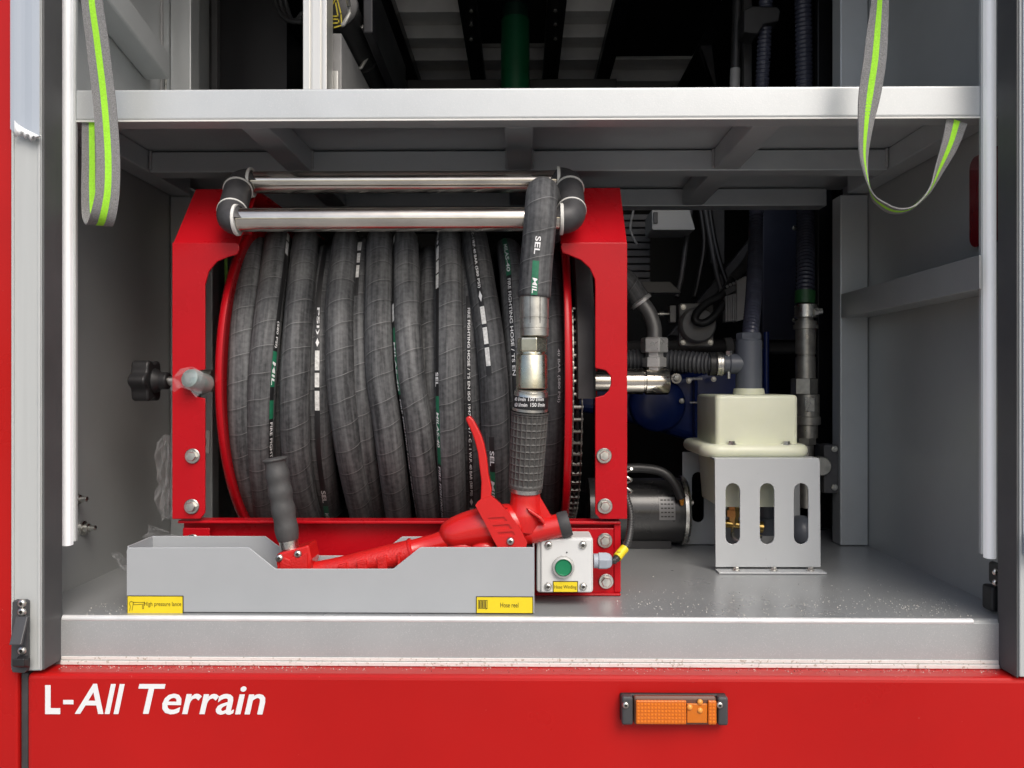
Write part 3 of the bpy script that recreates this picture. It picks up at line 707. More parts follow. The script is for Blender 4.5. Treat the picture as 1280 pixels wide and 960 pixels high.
def print_on(o, path, r, ref, rows, phi, items, width=.0078):
    """flat print on the hose: items (kind, first row, last row, text); phi degrees round from the viewer's side towards the right"""
    fr = M().frames(path, ref); L = [0]
    for i in range(1, len(path)): L.append(L[-1] + (path[i] - path[i - 1]).length)
    tab = sorted((py, s) for py, s in zip(rows, L) if py is not None and 200 < py < 790)
    def at(s, a, up):
        i = max(0, min(len(path) - 2, next((k for k in range(len(L) - 1) if L[k + 1] >= s), len(path) - 2)))
        t = (s - L[i]) / (L[i + 1] - L[i]); t = max(0, min(1, t))
        p = path[i].lerp(path[i + 1], t); u = fr[i][1].lerp(fr[i + 1][1], t).normalized(); T = fr[i][0].lerp(fr[i + 1][0], t)
        rt = T.cross(u)
        if rt.x < 0: rt = -rt
        rt.normalize()
        return p + (u * cos(a) + rt * sin(a)) * (r + up)
    f0 = R(phi); mats = {}
    def mm(k): return mats.setdefault(k, M())
    def patch(k, s0, s1, w0, w1, up, ns=None):
        m = mm(k); ns = ns or max(2, int((s1 - s0) / .006)); nw = 4; v = []; f = []
        for i in range(ns + 1):
            for j in range(nw + 1): v.append(at(s0 + (s1 - s0) * i / ns, f0 + (w0 + (w1 - w0) * j / nw) / r, up))
        for i in range(ns):
            for j in range(nw): f.append((i * (nw + 1) + j, i * (nw + 1) + j + 1, (i + 1) * (nw + 1) + j + 1, (i + 1) * (nw + 1) + j))
        m.add(v, f)
    for it in items:
        kind, r0, r1 = it[:3]; s0, s1 = interp(r0, tab), interp(r1, tab)
        if s1 - s0 < .0005: continue
        if kind == 'band': patch('band', s0, s1, -width / 2, width / 2, .0002)
        elif kind == 'green': patch('green', s0, s1, -width / 2, width / 2, .0004)
        elif kind == 'block': patch('worn', s0, s1, -width * .42, width * .42, .0004)
        elif kind == 'diamond':
            c = (s0 + s1) / 2; h = (s1 - s0) / 2
            mm('white').add([at(c - h, f0, .0006), at(c, f0 - .0026 / r, .0006), at(c + h, f0, .0006), at(c, f0 + .0026 / r, .0006)], [(0, 1, 2, 3)])
        else:
            V, F, (a, b, c, d) = text_geo(it[3], .012 if kind == 'text' else .02, .12 if kind == 'name' else 0)
            hgt = width * (.72 if kind == 'name' else .62 if kind == 'text' else .85)
            wd = s1 - s0
            mm('white').add([at(s0 + (p - a) / (b - a) * wd, f0 + ((q - c) / (d - c) - .5) * hgt / r, .0007) for p, q in V], F)
    for k, m_ in mats.items():
        m_.build({'band': 'print_band', 'green': 'green_mark', 'worn': 'white_mark', 'white': 'lettering'}[k], {'band': STRIPE, 'green': GRN, 'worn': WHTO, 'white': WHT}[k], o, smooth=180)
LONG = 'FIRE FIGHTING HOSE / TS EN ISO 1947:2014 / - C - 1 W.P. 40 BAR (580 PSI)'
RO, RI = .2515, .217
TURNS = [
 ([(290, 318), (400, 306), (480, 302), (560, 304), (648, 318)], RO - .004, 0, []),
 ([(290, 348), (340, 343), (400, 335), (480, 327), (560, 325), (648, 330)], RO, 62, [('band', 270, 648), ('block', 292, 309), ('block', 311, 326), ('text', 405, 436, '(580 PSI)'), ('green', 440, 482), ('name', 452, 480, 'MIL'), ('green', 498, 520), ('text', 524, 600, 'FIRE FIGHTING HOSE')]),
 ([(290, 383), (400, 373), (480, 368), (560, 369), (620, 378), (655, 389)], RO, 0, []),
 ([(290, 433), (390, 424), (480, 426), (560, 436), (600, 444), (650, 455)], RO, 0, []),
 ([(290, 411), (380, 400), (480, 399), (560, 400), (630, 409), (660, 414)], RI + .006, 6, [('band', 270, 660), ('block', 300, 308), ('block', 310, 320), ('text', 394, 424, 'PSI)'), ('diamond', 428, 438), ('block', 442, 464), ('block', 467, 483), ('block', 487, 509), ('logo', 600, 614, 'SEL'), ('green', 618, 655), ('name', 626, 648, 'MILAS')]),
 ([(290, 455), (340, 450), (400, 447), (480, 450), (560, 455), (648, 470)], RI + .017, -2, [('band', 280, 380), ('diamond', 309, 314), ('block', 318, 328), ('block', 331, 342), ('block', 345, 359), ('text', 628, 646, 'TS EN')]),
 ([(290, 475), (400, 473), (480, 475), (500, 481), (560, 488), (648, 499)], RO, 0, []),
 ([(290, 507), (400, 508), (480, 514), (520, 522), (600, 531), (648, 538)], RO - .001, -60, [('band', 270, 655), ('block', 292, 300), ('block', 302, 311), ('block', 384, 404), ('green', 412, 490), ('name', 428, 486, 'MILAS-40'), ('text', 496, 652, 'FIRE FIGHTING HOSE / TS EN ISO 1947:2014 - C - 1 W.P.')]),
 ([(290, 537), (400, 536), (480, 537), (560, 543), (648, 553)], RI + .002, -30, [('band', 280, 330), ('block', 298, 304), ('block', 306, 312)]),
 ([(290, 560), (400, 561), (480, 561), (560, 563), (648, 567)], RO, -48, [('band', 270, 655), ('text', 286, 309, '(580 PSI)'), ('diamond', 310, 316), ('block', 318, 333), ('block', 335, 349), ('block', 351, 367), ('logo', 466, 483, 'SEL'), ('green', 494, 574), ('name', 513, 554, 'MILAS-40'), ('text', 577, 652, 'FIRE FIGHTING HOSE / TS EN')]),
 ([(290, 587), (400, 588), (480, 588), (560, 590), (648, 592)], RI + .012, -4, [('band', 380, 655), ('text', 394, 606, LONG), ('diamond', 609, 617), ('block', 620, 628), ('block', 630, 640)]),
 ([(290, 592), (350, 601), (420, 612), (480, 618), (560, 620), (648, 622)], RO + .002, -14, [('band', 270, 470), ('text', 286, 370, 'ISO 1947:2014 / - C - 1 W.P. 40 BAR (580 PSI)'), ('diamond', 373, 386), ('block', 391, 411), ('block', 415, 434), ('block', 438, 459), ('band', 540, 650), ('logo', 556, 573, 'SEL'), ('green', 580, 615), ('name', 590, 612, 'MIL')]),
 ([(290, 631), (340, 641), (400, 645), (480, 650), (560, 652), (648, 650)], RI + .014, -20, [('band', 270, 520), ('logo', 294, 307, 'SEL'), ('green', 310, 356), ('name', 320, 352, 'MILAS-40'), ('text', 360, 470, 'FIRE FIGHTING HOSE / TS EN')]),
 ([(290, 655), (400, 662), (480, 664), (648, 660)], RI, 0, []),
 ([(290, 682), (400, 690), (480, 692), (648, 686)], RO - .030, 20, [('text', 440, 500, '40 BAR (580 PSI)')]),
 ([(290, 330), (400, 320), (480, 318), (648, 330)], RI, 0, []),
 ([(290, 365), (400, 352), (480, 346), (648, 350)], RI - .004, 0, []),
]
for tab, rc, phi, items in TURNS:
    path, rows = turn(tab, rc)
    m = M(); m.tube(path, RH, 20, ref=outward, uvs=True)
    o = m.build('hose_turn', HOSE, hose, smooth=180)
    if items: print_on(o, path, RH, outward, rows, phi, items)
# free end over the front roller
YH = .066
fp = [(X(690, .3), .30, .235), (X(688, .2), .215, .262), (X(684, .15), .155, .262), (X(679, .11), .112, .2655), (X(677, .08), .081, .252), (X(675.5, YH), YH + .001, .222), (X(673, YH), YH, .19), (X(670, YH), YH, .155), (X(668, YH), YH, Z(372, YH))]
path = smoothpath(fp, 8)
m = M(); m.tube(path, [.0218] * len(path), 24, ref=lambda p: Vector((0, -1, .6)) if p.z > .24 else Vector((0, -1, 0)), uvs=True)
o = m.build('free_end', HOSE, hose, smooth=180)
rows = [480 - 1000 * p.z / (1 + p.y) if p.y < .075 else None for p in path]
print_on(o, path, .0218, lambda p: Vector((0, -1, .6)) if p.z > .24 else Vector((0, -1, 0)), rows, -2, [('logo', 299, 321, 'SEL'), ('green', 329, 371), ('name', 350, 369, 'MIL')], .0085)
zf = lambda py: Z(py, YH)
m = M(); m.lathe((X(668, YH), YH, zf(369)), (0, 0, -1), [(0, .0185), (.001, .0195), (.030, .0193), (.0305, .0186), (.032, .0186), (.0325, .0193), (.044, .0193), (.0445, .0186), (.0455, .0193), (zf(369) - zf(420), .0190), (zf(369) - zf(421.5), .0165)], 40)
fe = m.build('ferrule', FERR, hose, smooth=35)
m = M()
for a in (-50, -18, 22, 58): m.box(X(668, YH) + .0192 * sin(R(a)) - .0005, X(668, YH) + .0192 * sin(R(a)) + .0005, YH - .0198 * cos(R(a)), YH - .0185 * cos(R(a)), zf(405), zf(371))
m.build('crimp_mark', MACHD, fe)
m = M(); m.lathe((X(665, YH), YH, zf(441)), (0, 0, 1), [(0, .018), (.001, .0195), (.003, .0205), (.017, .0205), (.0195, .0195), (.020, .017)], 6, ref=(.3, -1, 0)); m.build('coupling_nut', ZINCY, hose, .0006)
m = M(); m.lathe((X(664.5, YH), YH, zf(441)), (0, 0, -1), [(-.002, .0165), (.0015, .0172), (.002, .0190), (.0035, .0205), (.004, .0208), (zf(441) - zf(485), .0208), (zf(441) - zf(486), .0195)], 40); m.build('coupling', ZINCY, hose, smooth=35)

# ------------------------------------------------------------------ lance
YG = .088
lance = thing('high_pressure_lance', 'red fire hose lance with black grips lying in the grey tray', 'nozzle lance', (X(560, YG), YG, Z(700, YG)))
A = P(664, 486, YG - .018); B = P(656.5, 616, YG)
ax = (B - A); Lg = ax.length; ax = ax.normalized()
m = M(); m.lathe(A, ax, [(0, .0195), (.001, .0205), (.0025, .0205), (.003, .0222), (.0085, .0225), (.009, .0228), (.025, .0230), (.0255, .0235), (.029, .0238), (.030, .022)], 40); gc = m.build('flow_ring', STEEL, lance, smooth=35)
m = M(); m.lathe(A + ax * .009, ax, [(0, .0231), (.0001, .0236), (.0158, .0238), (.0159, .0231)], 40); m.build('flow_band', STRIPE, gc, smooth=35)
m = M()
def curvetext(s, a0, a1, z0, z1):
    V, F, (a, b, c, d) = text_geo(s, .015); r = .0241
    v = []
    for p, q in V:
        an = R(a0 + (a1 - a0) * (p - a) / (b - a)); zz = z0 + (z1 - z0) * (q - c) / (d - c)
        v.append(A + ax * zz + Vector((sin(an) * r, -cos(an) * r, 0)))
    m.add(v, F)
curvetext('40 l/min', -62, -16, .0162, .0112); curvetext('150 l/min', -8, 45, .0162, .0112); curvetext('60 l/min', -60, -10, .0238, .0185); curvetext('150 l/min', 0, 52, .0238, .0185)
m.build('lettering', WHT, gc)
# cross-hatched rear grip
m = M(); g0, g1 = .030, Lg - .008; nr, na = 132, 176; v = []; f = []
u = (Vector((0, -1, 0)) - ax * Vector((0, -1, 0)).dot(ax)).normalized(); bvec = ax.cross(u)
for i in range(nr + 1):
    t = i / nr; s = g0 + (g1 - g0) * t; rb_ = .0235 - .0018 * t
    for k in range(na):
        an = 2 * pi * k / na
        ridge = max(max(0, 1.4 - abs(((t * 11) % 1) - .5) / .09), max(0, 1.4 - abs(((k / na * 22) % 1) - .5) / .16))
        edge = .0022 if t < .03 else .0016 if t > .96 else 0
        r_ = rb_ + (.0014 * min(1, ridge) if not edge else edge)
        v.append(A + ax * s + (u * cos(an) + bvec * sin(an)) * r_)
for i in range(nr):
    for k in range(na): f.append((i * na + k, i * na + (k + 1) % na, (i + 1) * na + (k + 1) % na, (i + 1) * na + k))
m.add(v, f)
for q, g_ in enumerate(f):
    t = (q // na + .5) / nr; u_ = (q % na + .5) / na
    m.m[q] = 1 if abs(((t * 11) % 1) - .5) < .085 or abs(((u_ * 22) % 1) - .5) < .13 else 0
m.build('rear_grip', [GRIPX, mat('pale_grip_ridge', (.080, .078, .074), .6)], lance, smooth=60)  # ridges in a lighter grey than the pads
m = M(); m.lathe(A + ax * (Lg - .009), ax, [(0, .0205), (.001, .0222), (.0065, .0222), (.0075, .020)], 36); m.build('grip_ring', STEEL, lance, smooth=35)
# body: socket, shell, outlet
Q = lambda px, py, d=0: P(px, py, YG + d)
m = M()
pth = smoothpath([Q(657, 615), Q(656.5, 630), Q(655, 645), Q(652, 662)], 5)
m.tube(pth, smoothvals([.0195, .0205, .0235, .022], 5), 28, sq=(1, 1.02))
pth = smoothpath([Q(556, 675), Q(566, 670), Q(590, 662), Q(615, 657), Q(640, 654), Q(665, 656)], 6)
m.tube(pth, smoothvals([.016, .0235, .0265, .027, .0265, .020], 6), 28, sq=(.95, 1))
pth = smoothpath([Q(630, 672), Q(655, 667), Q(680, 661), Q(703, 656)], 5)
m.tube(pth, smoothvals([.014, .0165, .0162, .0162], 5), 28)
m.prism(pp([(674, 619), (688, 643), (702, 650), (702, 660), (655, 676), (640, 650), (648, 622)], YG), YG - .006, YG + .006)
bd = m.build('body', REDNOZ, lance, smooth=45)
m = M(); m.prism(pp([(658, 634), (664, 637), (677, 646), (681, 651), (680, 656), (674, 648), (662, 640)], YG - .02), YG - .026, YG - .012); m.build('cast_rib', REDNOZ, bd, .0012)
a = Q(701, 656.5); d = (Q(712, 653.5) - a).normalized()
m = M(); m.lathe(a, d, [(-.002, .0172), (.0, .0178), (.010, .0176), (.0125, .0165), (.013, .012)], 28); m.build('end_cap', RUB, lance, smooth=35)
# flow bosses low on the body
m = M(); m.ball(Q(576, 683, -.012), .012, 16, (1.5, .8, .8)); m.build('cast_boss', REDNOZ, bd, smooth=180)
m = M(); m.ball(Q(605, 684, -.015), .010, 16, (1.7, .8, .8)); m.build('cast_boss', REDNOZ, bd, smooth=180)
# trigger lever: long curved blade and slotted side plate
lev = [(582.5, 524), (584, 520.5), (588, 519.5), (592, 524), (597.5, 534), (602, 543.5), (605.5, 554), (609, 572), (611, 592), (615, 611), (614, 620), (601, 625), (602, 602), (600, 585), (597.5, 565), (594, 551), (590, 540)]
m = M(); m.prism(pp(lev, YG - .022), YG - .031, YG - .011); tr = m.build('trigger_lever', REDNOZ, lance, .004, 3)
pl = [(594.5, 631), (597, 627), (601, 623.5), (614.5, 619), (626, 629), (640, 646), (650, 660), (659, 677), (656, 690), (626, 690), (616, 672), (608, 656)]
def slot(x0, y0, w, h, lean):
    return [(x0, y0), (x0 + w, y0 - 1.5), (x0 + w + lean, y0 + h - 1.5), (x0 + lean, y0 + h)]
sl = [slot(610, 646.5, 20, 5, 4), slot(616, 655.5, 20, 5.5, 4), slot(622, 664.5, 19, 5, 3)]
m = M(); m.plate(pp(pl, YG - .027), [pp(q, YG - .027) for q in sl], YG - .033, YG - .024); m.build('trigger_plate', REDNOZ, tr)
m = M(); m.prism(pp([(604, 640), (634, 636), (652, 668), (624, 676)], YG - .0275), YG - .0308, YG - .015); m.build('plate_backing', REDNOZ, tr)
o = piece('screw', SCREWB, tr, Q(638, 676.5, -.0332))
# barrel
m = M(); pth = smoothpath([Q(384, 716), Q(420, 710.5), Q(460, 702.5), Q(515, 690)], 6); m.tube(pth, smoothvals([.013, .0145, .0165, .0175], 6), 24)
ba = m.build('barrel', REDNOZT, lance, smooth=40)
m = M(); pth = [Q(515, 689), Q(517, 688.5), Q(545, 680.5), Q(563, 675)]; m.tube(pth, [.0165, .0152, .0152, .0165], 24); m.build('barrel_neck', REDNOZ, ba, smooth=40)
m = M()
for px, wd in ((428, 11), (452, 12), (477, 12), (498, 4)):
    cz = interp(px, [(384, 715), (420, 709), (460, 701.5), (515, 690)])
    m.prism(pp([(px - wd / 2, cz - 1), (px + wd / 2, cz - 4), (px + wd / 2 + 1.5, cz + 16), (px - wd / 2 + 1.5, cz + 17)], YG - .017), YG - .0195, YG - .008)
m.build('grip_pad', REDNOZT, ba, .0012)
m = M(); m.lathe(Q(515.5, 689.3), (Q(545, 680.5) - Q(515, 690)), [(-.003, .0172), (-.001, .0186), (.001, .0186), (.003, .0165)], 28); m.build('barrel_seam', REDNOZ, ba, smooth=35)
# front block and fore grip
m = M(); m.prism(pp([(345, 694), (349, 691.5), (386, 681), (390, 699), (388, 716), (347, 716)], YG - .02), YG - .022, YG + .02); fb = m.build('front_block', REDNOZ, lance, .0025, 3)
m = M(); m.prism(pp([(350, 699), (356, 696), (362, 699), (370, 694), (377, 695), (384, 690), (385, 716), (351, 716)], YG - .022), YG - .0245, YG - .0215); m.build('cast_relief', REDNOZT, fb, .0012)
for px, py in ((349.5, 697.5), (372.5, 692.5)): piece('screw', SCREWB, fb, P(px, py, YG - .0225))
A2 = Q(343, 572, -.002); B2 = Q(363, 690); ax2 = (B2 - A2); L2 = ax2.length; ax2 = ax2.normalized()
prof = [(0, .0125), (.0015, .0165), (.004, .0168), (.0055, .0150), (.012, .0143), (.024, .0165), (.036, .0150), (.048, .0166), (.060, .0150), (.072, .0165), (.086, .0150), (.098, .0160), (.108, .0150), (.1145, .0135)]
zs_ = [q[0] for q in smoothpath([(a, b, 0) for a, b in prof], 4)]; rs_ = [q[1] for q in smoothpath([(a, b, 0) for a, b in prof], 4)]
m = M(); m.tube([A2 + ax2 * a for a in zs_], rs_, 28); m.build('fore_grip', GRIPM, lance, smooth=60)
m = M(); m.lathe(A2 + ax2 * .113, ax2, [(0, .0128), (.012, .0128)], 28); m.build('grip_collar', STEEL, lance, smooth=35)

# ------------------------------------------------------------------ tray
YT0, YT1 = .050, .123
tray = thing('equipment_tray', 'grey sheet metal tray with notched sides and two yellow stickers', 'tray', (X(413, YT0), .086, ZF))
th = .002; xa, xb = X(158, YT0), X(668, YT0); z0 = ZF + .001
front = [(158, 688), (160, 684.5), (309, 684), (312, 685), (344.5, 711), (491.5, 711), (524, 685), (527, 684), (666, 684), (668, 686)]
ft = pp(front, YT0); ft = [(xa, z0)] + ft + [(xb, z0)]
m = M(); m.prism(ft, YT0, YT0 + th); m.build('front_panel', GREYT, tray, .0011)
zt_ = Z(684, YT0); nx0, nx1 = P(333, 672, YT1).x, P(503, 672, YT1).x
bk = [(xa, z0), (xa, zt_), (nx0 - .001, zt_), (nx0 + .036, zt_ - .027), (nx1 - .036, zt_ - .027), (nx1, zt_), (xb, zt_), (xb, z0)]
m = M(); m.prism(bk, YT1 - th, YT1); m.build('back_panel', GREYT, tray, .0011)
for x_ in (xa, xb - th):
    m = M(); m.box(x_, x_ + th, YT0 + th, YT1 - th, z0, zt_ - .0003); m.build('end_panel', GREYT, tray, .0005)
m = M(); m.box(xa + th, xb - th, YT0 + th, YT1 - th, z0, z0 + th); m.build('bottom_panel', GREYT, tray)
def sticker(a, b, c, d, parent, Y):
    m = M(); m.box(X(a, Y), X(b, Y), Y - .0006, Y - .0001, Z(d, Y), Z(c, Y)); s = m.build('sticker_border', BKT, parent)
    m = M(); m.box(X(a + 1, Y), X(b - 1, Y), Y - .0010, Y - .00065, Z(d - 1, Y), Z(c + 1, Y)); m.build('sticker', YEL, s)
    return s
Y = YT0
s1 = sticker(159, 229.5, 746, 769.5, tray, Y)
m = M(); flat_text(m, 'High pressure lance', X(181, Y), X(227, Y), Z(760.5, Y), Z(753.5, Y), Y - .0013, .0)
t1 = M()
def stroke(m, pts, wd, Y):
    for (a, b), (c, d) in zip(pts, pts[1:]):
        p, q = P(a, b, Y), P(c, d, Y); dv = (q - p); n_ = Vector((-dv.z, 0, dv.x)).normalized() * wd / 2
        m.add([p + n_, p - n_, q - n_, q + n_], [(0, 1, 2, 3)])
Yq = Y - .0013
stroke(m, [(162, 764), (163, 758), (161.5, 754), (164, 751.5), (167, 753), (166, 757), (165, 763)], .0006, Yq)
stroke(m, [(166, 753), (181, 753), (181, 755), (166, 756)], .0006, Yq); stroke(m, [(178, 756), (178, 761), (179.5, 761), (179.5, 756)], .0006, Yq)
m.build('sticker_print', BKT, s1)
s2 = sticker(595, 666.5, 745.5, 767, tray, Y)
m = M(); flat_text(m, 'Hose reel', X(625.5, Y), X(648, Y), Z(759, Y), Z(753, Y), Yq, .0)
for k in range(5): stroke(m, [(599.5 + k * 1.9, 751), (599.5 + k * 1.9, 760)], .0012, Yq)
stroke(m, [(598, 750.5), (609, 750.5)], .0006, Yq); stroke(m, [(598, 760.5), (609, 760.5), (607, 762)], .0006, Yq); stroke(m, [(598, 750), (598, 761)], .0006, Yq); stroke(m, [(609, 750), (609, 761)], .0006, Yq)
m.build('sticker_print', BKT, s2)

# ------------------------------------------------------------------ push-button box
YB = .088
bx = thing('button_box', 'pale grey control box with a round green push button', 'control box', (X(706, YB), .11, Z(741, YB)))
m = M(); m.box(X(671, YB), X(741.5, YB), YB, YB + .052, Z(741, YB), Z(672, YB)); m.build('enclosure', BOXW, bx, .004, 3)
m = M(); m.box(X(676, YB), X(739.5, YB), YB - .005, YB - .0003, Z(739.5, YB), Z(672.5, YB)); lid = m.build('lid', BOXW, bx, .003, 3)
for px, py in ((685.5, 681), (728.5, 681), (685, 733), (729, 733)): piece('screw', SCREWB, lid, P(px, py, YB - .0052))
q = P(704, 708.5, YB - .005)
m = M(); m.lathe(q, (0, -1, 0), [(0, .0150), (.002, .0152), (.006, .0140), (.0065, .0118), (.004, .0115)], 36); br_ = m.build('button_ring', mat('satin_bezel', (.60, .60, .58), .35, .7), lid, smooth=35)
m = M(); m.lathe(q, (0, -1, 0), [(.001, .0113), (.0050, .0113), (.0060, .0106), (.0050, .0095), (.0046, .004), (.0045, .001)], 36); m.build('push_button', GREENB, lid, smooth=35)
m = M(); q = P(708.5, 690.5, YB - .0052); m.lathe(q, (0, -1, 0), [(0, .0011), (.0004, .0011)], 10); m.build('pin_hole', MACHD, lid)
Yl = YB - .005
m = M(); m.box(X(691, Yl), X(722.5, Yl), Yl - .0007, Yl - .0001, Z(740, Yl), Z(726, Yl)); sk = m.build('sticker_border', BKT, lid)
m = M(); m.box(X(692, Yl), X(721.5, Yl), Yl - .0011, Yl - .00075, Z(739.3, Yl), Z(727, Yl)); m.build('sticker', YEL, lid)
m = M(); flat_text(m, 'Hose Winding', X(693, Yl), X(720.5, Yl), Z(736.5, Yl), Z(731, Yl), Yl - .0014, .0); m.build('lettering', BKT, lid)
yg = YB + .022; q = P(742, 701, yg)
m = M(); m.lathe(q, (1, 0, 0), [(0, .010), (.006, .010)], 20); gl = m.build('cable_gland', GLAND, bx, smooth=35)
m = M(); m.lathe(q + Vector((.0062, 0, 0)), (1, 0, 0), [(0, .0118), (.001, .0125), (.011, .0125), (.016, .0108), (.0185, .0075), (.019, .0055)], 6, ref=(0, -1, .3)); m.build('gland_nut', GLAND, gl, .0008)
# corrugated cable from the box up behind the frame
def corrugated(pts, r, pitch, depth, n=14, per=4):
    path = smoothpath(pts, 24); L = [0]
    for i in range(1, len(path)): L.append(L[-1] + (path[i] - path[i - 1]).length)
    tot = L[-1]; N_ = int(tot / pitch * per); out = []; rr = []
    j = 0
    for i in range(N_ + 1):
        s = tot * i / N_
        while j < len(L) - 2 and L[j + 1] < s: j += 1
        t = (s - L[j]) / max(1e-9, L[j + 1] - L[j]); out.append(path[j].lerp(path[j + 1], t))
        rr.append(r - depth * (0, .1, 1, .9)[i % per] if per == 4 else r - depth * (i % 2))
    return out, rr
cab = thing('conduit_cable', 'thin black corrugated cable with a yellow tag beside the button box', 'cable', (X(785, .16), .15, Z(690, .15)))
e = q + Vector((.024, 0, 0))
pts = [e, e + Vector((.006, .002, .001)), P(776, 691, .12), P(784, 680, .13), P(788, 660, .15), P(788, 640, .165), P(783, 622, .18), P(776, 600, .2), P(770, 580, .22)]
path, rr = corrugated(pts, .0054, .0042, .0012, 12)
m = M(); m.tube(path, rr, 12); m.build('conduit', mat('conduit_grey', (.05, .05, .05), .3, .3), cab, smooth=60)
path = smoothpath(pts, 10); a = path[14]; b = path[24]
m = M(); m.tube(path[14:27], [.0064] * 13, 14); tg = m.build('yellow_tag', YEL, cab, smooth=40)
m = M(); c_ = P(774, 690, .105); m.box(c_.x - .003, c_.x + .002, c_.y - .0012, c_.y - .0008, c_.z - .0004, c_.z + .0005); m.build('tag_print', BKT, tg)

# ------------------------------------------------------------------ tank bracket and tank
Y0, Y1 = .296, .505
br = thing('tank_bracket', 'grey steel bracket with vertical slots that carries the cream tank', 'bracket', (.4, .4, ZF))
GREYB = mat('grey_bracket_enamel', (.46, .48, .49), .42, noise=(8, .04), bump=(500, .05), rnoise=(6, .07), speck=(380, (.30, .31, .31), .76))
def stad(cx, a, b, hw, n=6):
    "upright slot in pixels"
    return [(cx + hw * cos(R(t)), a + hw - hw * sin(R(t))) for t in [180 - 180 * i / n for i in range(n + 1)]] + [(cx + hw * cos(R(t)), b - hw - hw * sin(R(t))) for t in [-180 * i / n for i in range(n + 1)]]
m = M(); fo = [(893.5, 576), (895, 573.5), (898, 572.5), (1020, 572.5), (1023.5, 573.5), (1025, 577), (1026, 709), (894.5, 709)]
m.plate(pp(fo, Y0), [pp(stad(c, 604, 680.5, 9), Y0) for c in (916, 959, 1001.5)], Y0, Y0 + .003); m.build('front_plate', GREYB, br, .0008)
m = M(); m.box(X(893.5, Y0), X(1025, Y0), Y0 + .0031, Y0 + .035, Z(575, Y0) - .0005, Z(572.5, Y0)); m.build('top_lip', GREYB, br, .001)
m = M(); m.box(X(894.5, Y0), X(1027, Y0), Y0 - .022, Y0 + .0028, ZF + .0005, ZF + .0035); ft = m.build('foot_flange', GREYB, br, .0008)
for px in (920, 967, 1013): piece('bolt', SMALLB, ft, (X(px, Y0 - .01), Y0 - .011, ZF + .0036), (R(-90), 0, 0))
m = M(); m.plate(pp([(853, 565), (1000, 565), (1000, 680.5), (853, 680.5)], Y1), [pp(stad(872.5, 590, 653, 7.5), Y1)], Y1, Y1 + .003); m.build('rear_plate', GREYB, br, .0008)
tank = thing('plastic_tank', 'cream plastic tank with a rolled waist flange and slate pipe on top', 'tank', (.39, .4, -.205))
def rbox(m, x0, x1, y0, y1, z0, z1, r, taper=0, top_r=.010):
    "rounded upright box, softened at the top"
    def ring(z, ins):
        n = 6; pts = []
        for p in rrect(x0 + ins, x1 - ins, y0 + ins, y1 - ins, max(.002, r - ins * .5), n): pts.append((p[0], p[1], z))
        return pts
    L_ = [(z0, taper)] + [(z0 + (z1 - top_r - z0) * t, taper * (1 - t)) for t in (.5, 1)] + [(z1 - top_r + top_r * sin(R(a)), top_r * (1 - cos(R(a)))) for a in (30, 60, 90)]
    rings = [ring(*q) for q in L_]; k = len(rings[0]); v = [q for g in rings for q in g]; f = []
    for i in range(len(rings) - 1):
        for j in range(k): f.append((i * k + j, i * k + (j + 1) % k, (i + 1) * k + (j + 1) % k, (i + 1) * k + j))
    f.append(list(range(k - 1, -1, -1))); f.append(list(range((len(rings) - 1) * k, len(rings) * k))); m.add(v, f)
yt0, yt1 = .332, .478
xt0, xt1 = X(894.5, yt0), X(998, yt0)
m = M(); rbox(m, xt0, xt1, yt0, yt1, Z(558, yt0), Z(493.5, yt0), .008, top_r=.006); m.build('upper_shell', CREAM, tank, smooth=50)
zf0, zf1 = Z(572.5, .312), Z(555.5, .312); rf_ = (zf1 - zf0) / 2
loop = [(a, b, (zf0 + zf1) / 2) for a, b in rrect(X(878, .312) + rf_, X(1017, .312) - rf_, .312 + rf_, .497 - rf_, .02, 8)]
m = M(); m.tube(loop + loop[:1], rf_, 14, ref=(0, 0, 1), caps=False); m.prism_z(rrect(X(878, .312) + rf_, X(1017, .312) - rf_, .312 + rf_, .497 - rf_, .02, 8), zf0 + .001, zf1 - .001); fl_ = m.build('waist_flange', CREAM, tank, smooth=60)
for px in (915, 984):
    m = M(); q = P(px, 555.5, .322); m.lathe((q.x, .325, zf1 - .001), (0, 0, 1), [(0, .008), (.002, .008), (.0021, .0055), (.006, .0055)], 6); m.build('flange_bolt', STEEL, fl_)
m = M(); rbox(m, xt0 + .001, xt1 - .001, yt0 + .001, yt1, -.205, zf0 + .002, .012, taper=.006, top_r=.001); m.build('lower_shell', CREAM, tank, smooth=50)
m = M(); xc = X(936, .405); yc = .405; zt_ = Z(493.5, yt0) - .002
m.lathe((xc, yc, zt_), (0, 0, 1), [(0, .027), (.003, .027), (.012, .0255), (.0125, .022)], 32); m.build('collar', CREAM, tank, smooth=40)
zc = lambda py: Z(py, yc)
m = M(); m.lathe((xc, yc, zt_ + .011), (0, 0, 1), [(0, .0225), (zc(427) - zt_ - .011, .0225), (zc(426) - zt_ - .011, .0215), (zc(425.5) - zt_ - .011, .0215), (zc(425) - zt_ - .011, .0205), (zc(416.5) - zt_ - .011, .020), (zc(416) - zt_ - .011, .014)], 32)
pv = m.build('filler_pipe', PVC, tank, smooth=35)
m = M(); q = Vector((xc, yc, zc(455))); m.lathe(q, (-1, 0, 0), [(.01, .0175), (.034, .0175), (.036, .0155), (.045, .0155)], 28); m.build('side_inlet', PVC, pv, smooth=35)
m = M(); m.lathe((xc, yc, zc(425)), (0, 0, 1), [(.001, .0215), (.003, .0222), (.010, .0222), (.012, .020)], 8); m.build('clamp_nut', PVC, pv, smooth=20)
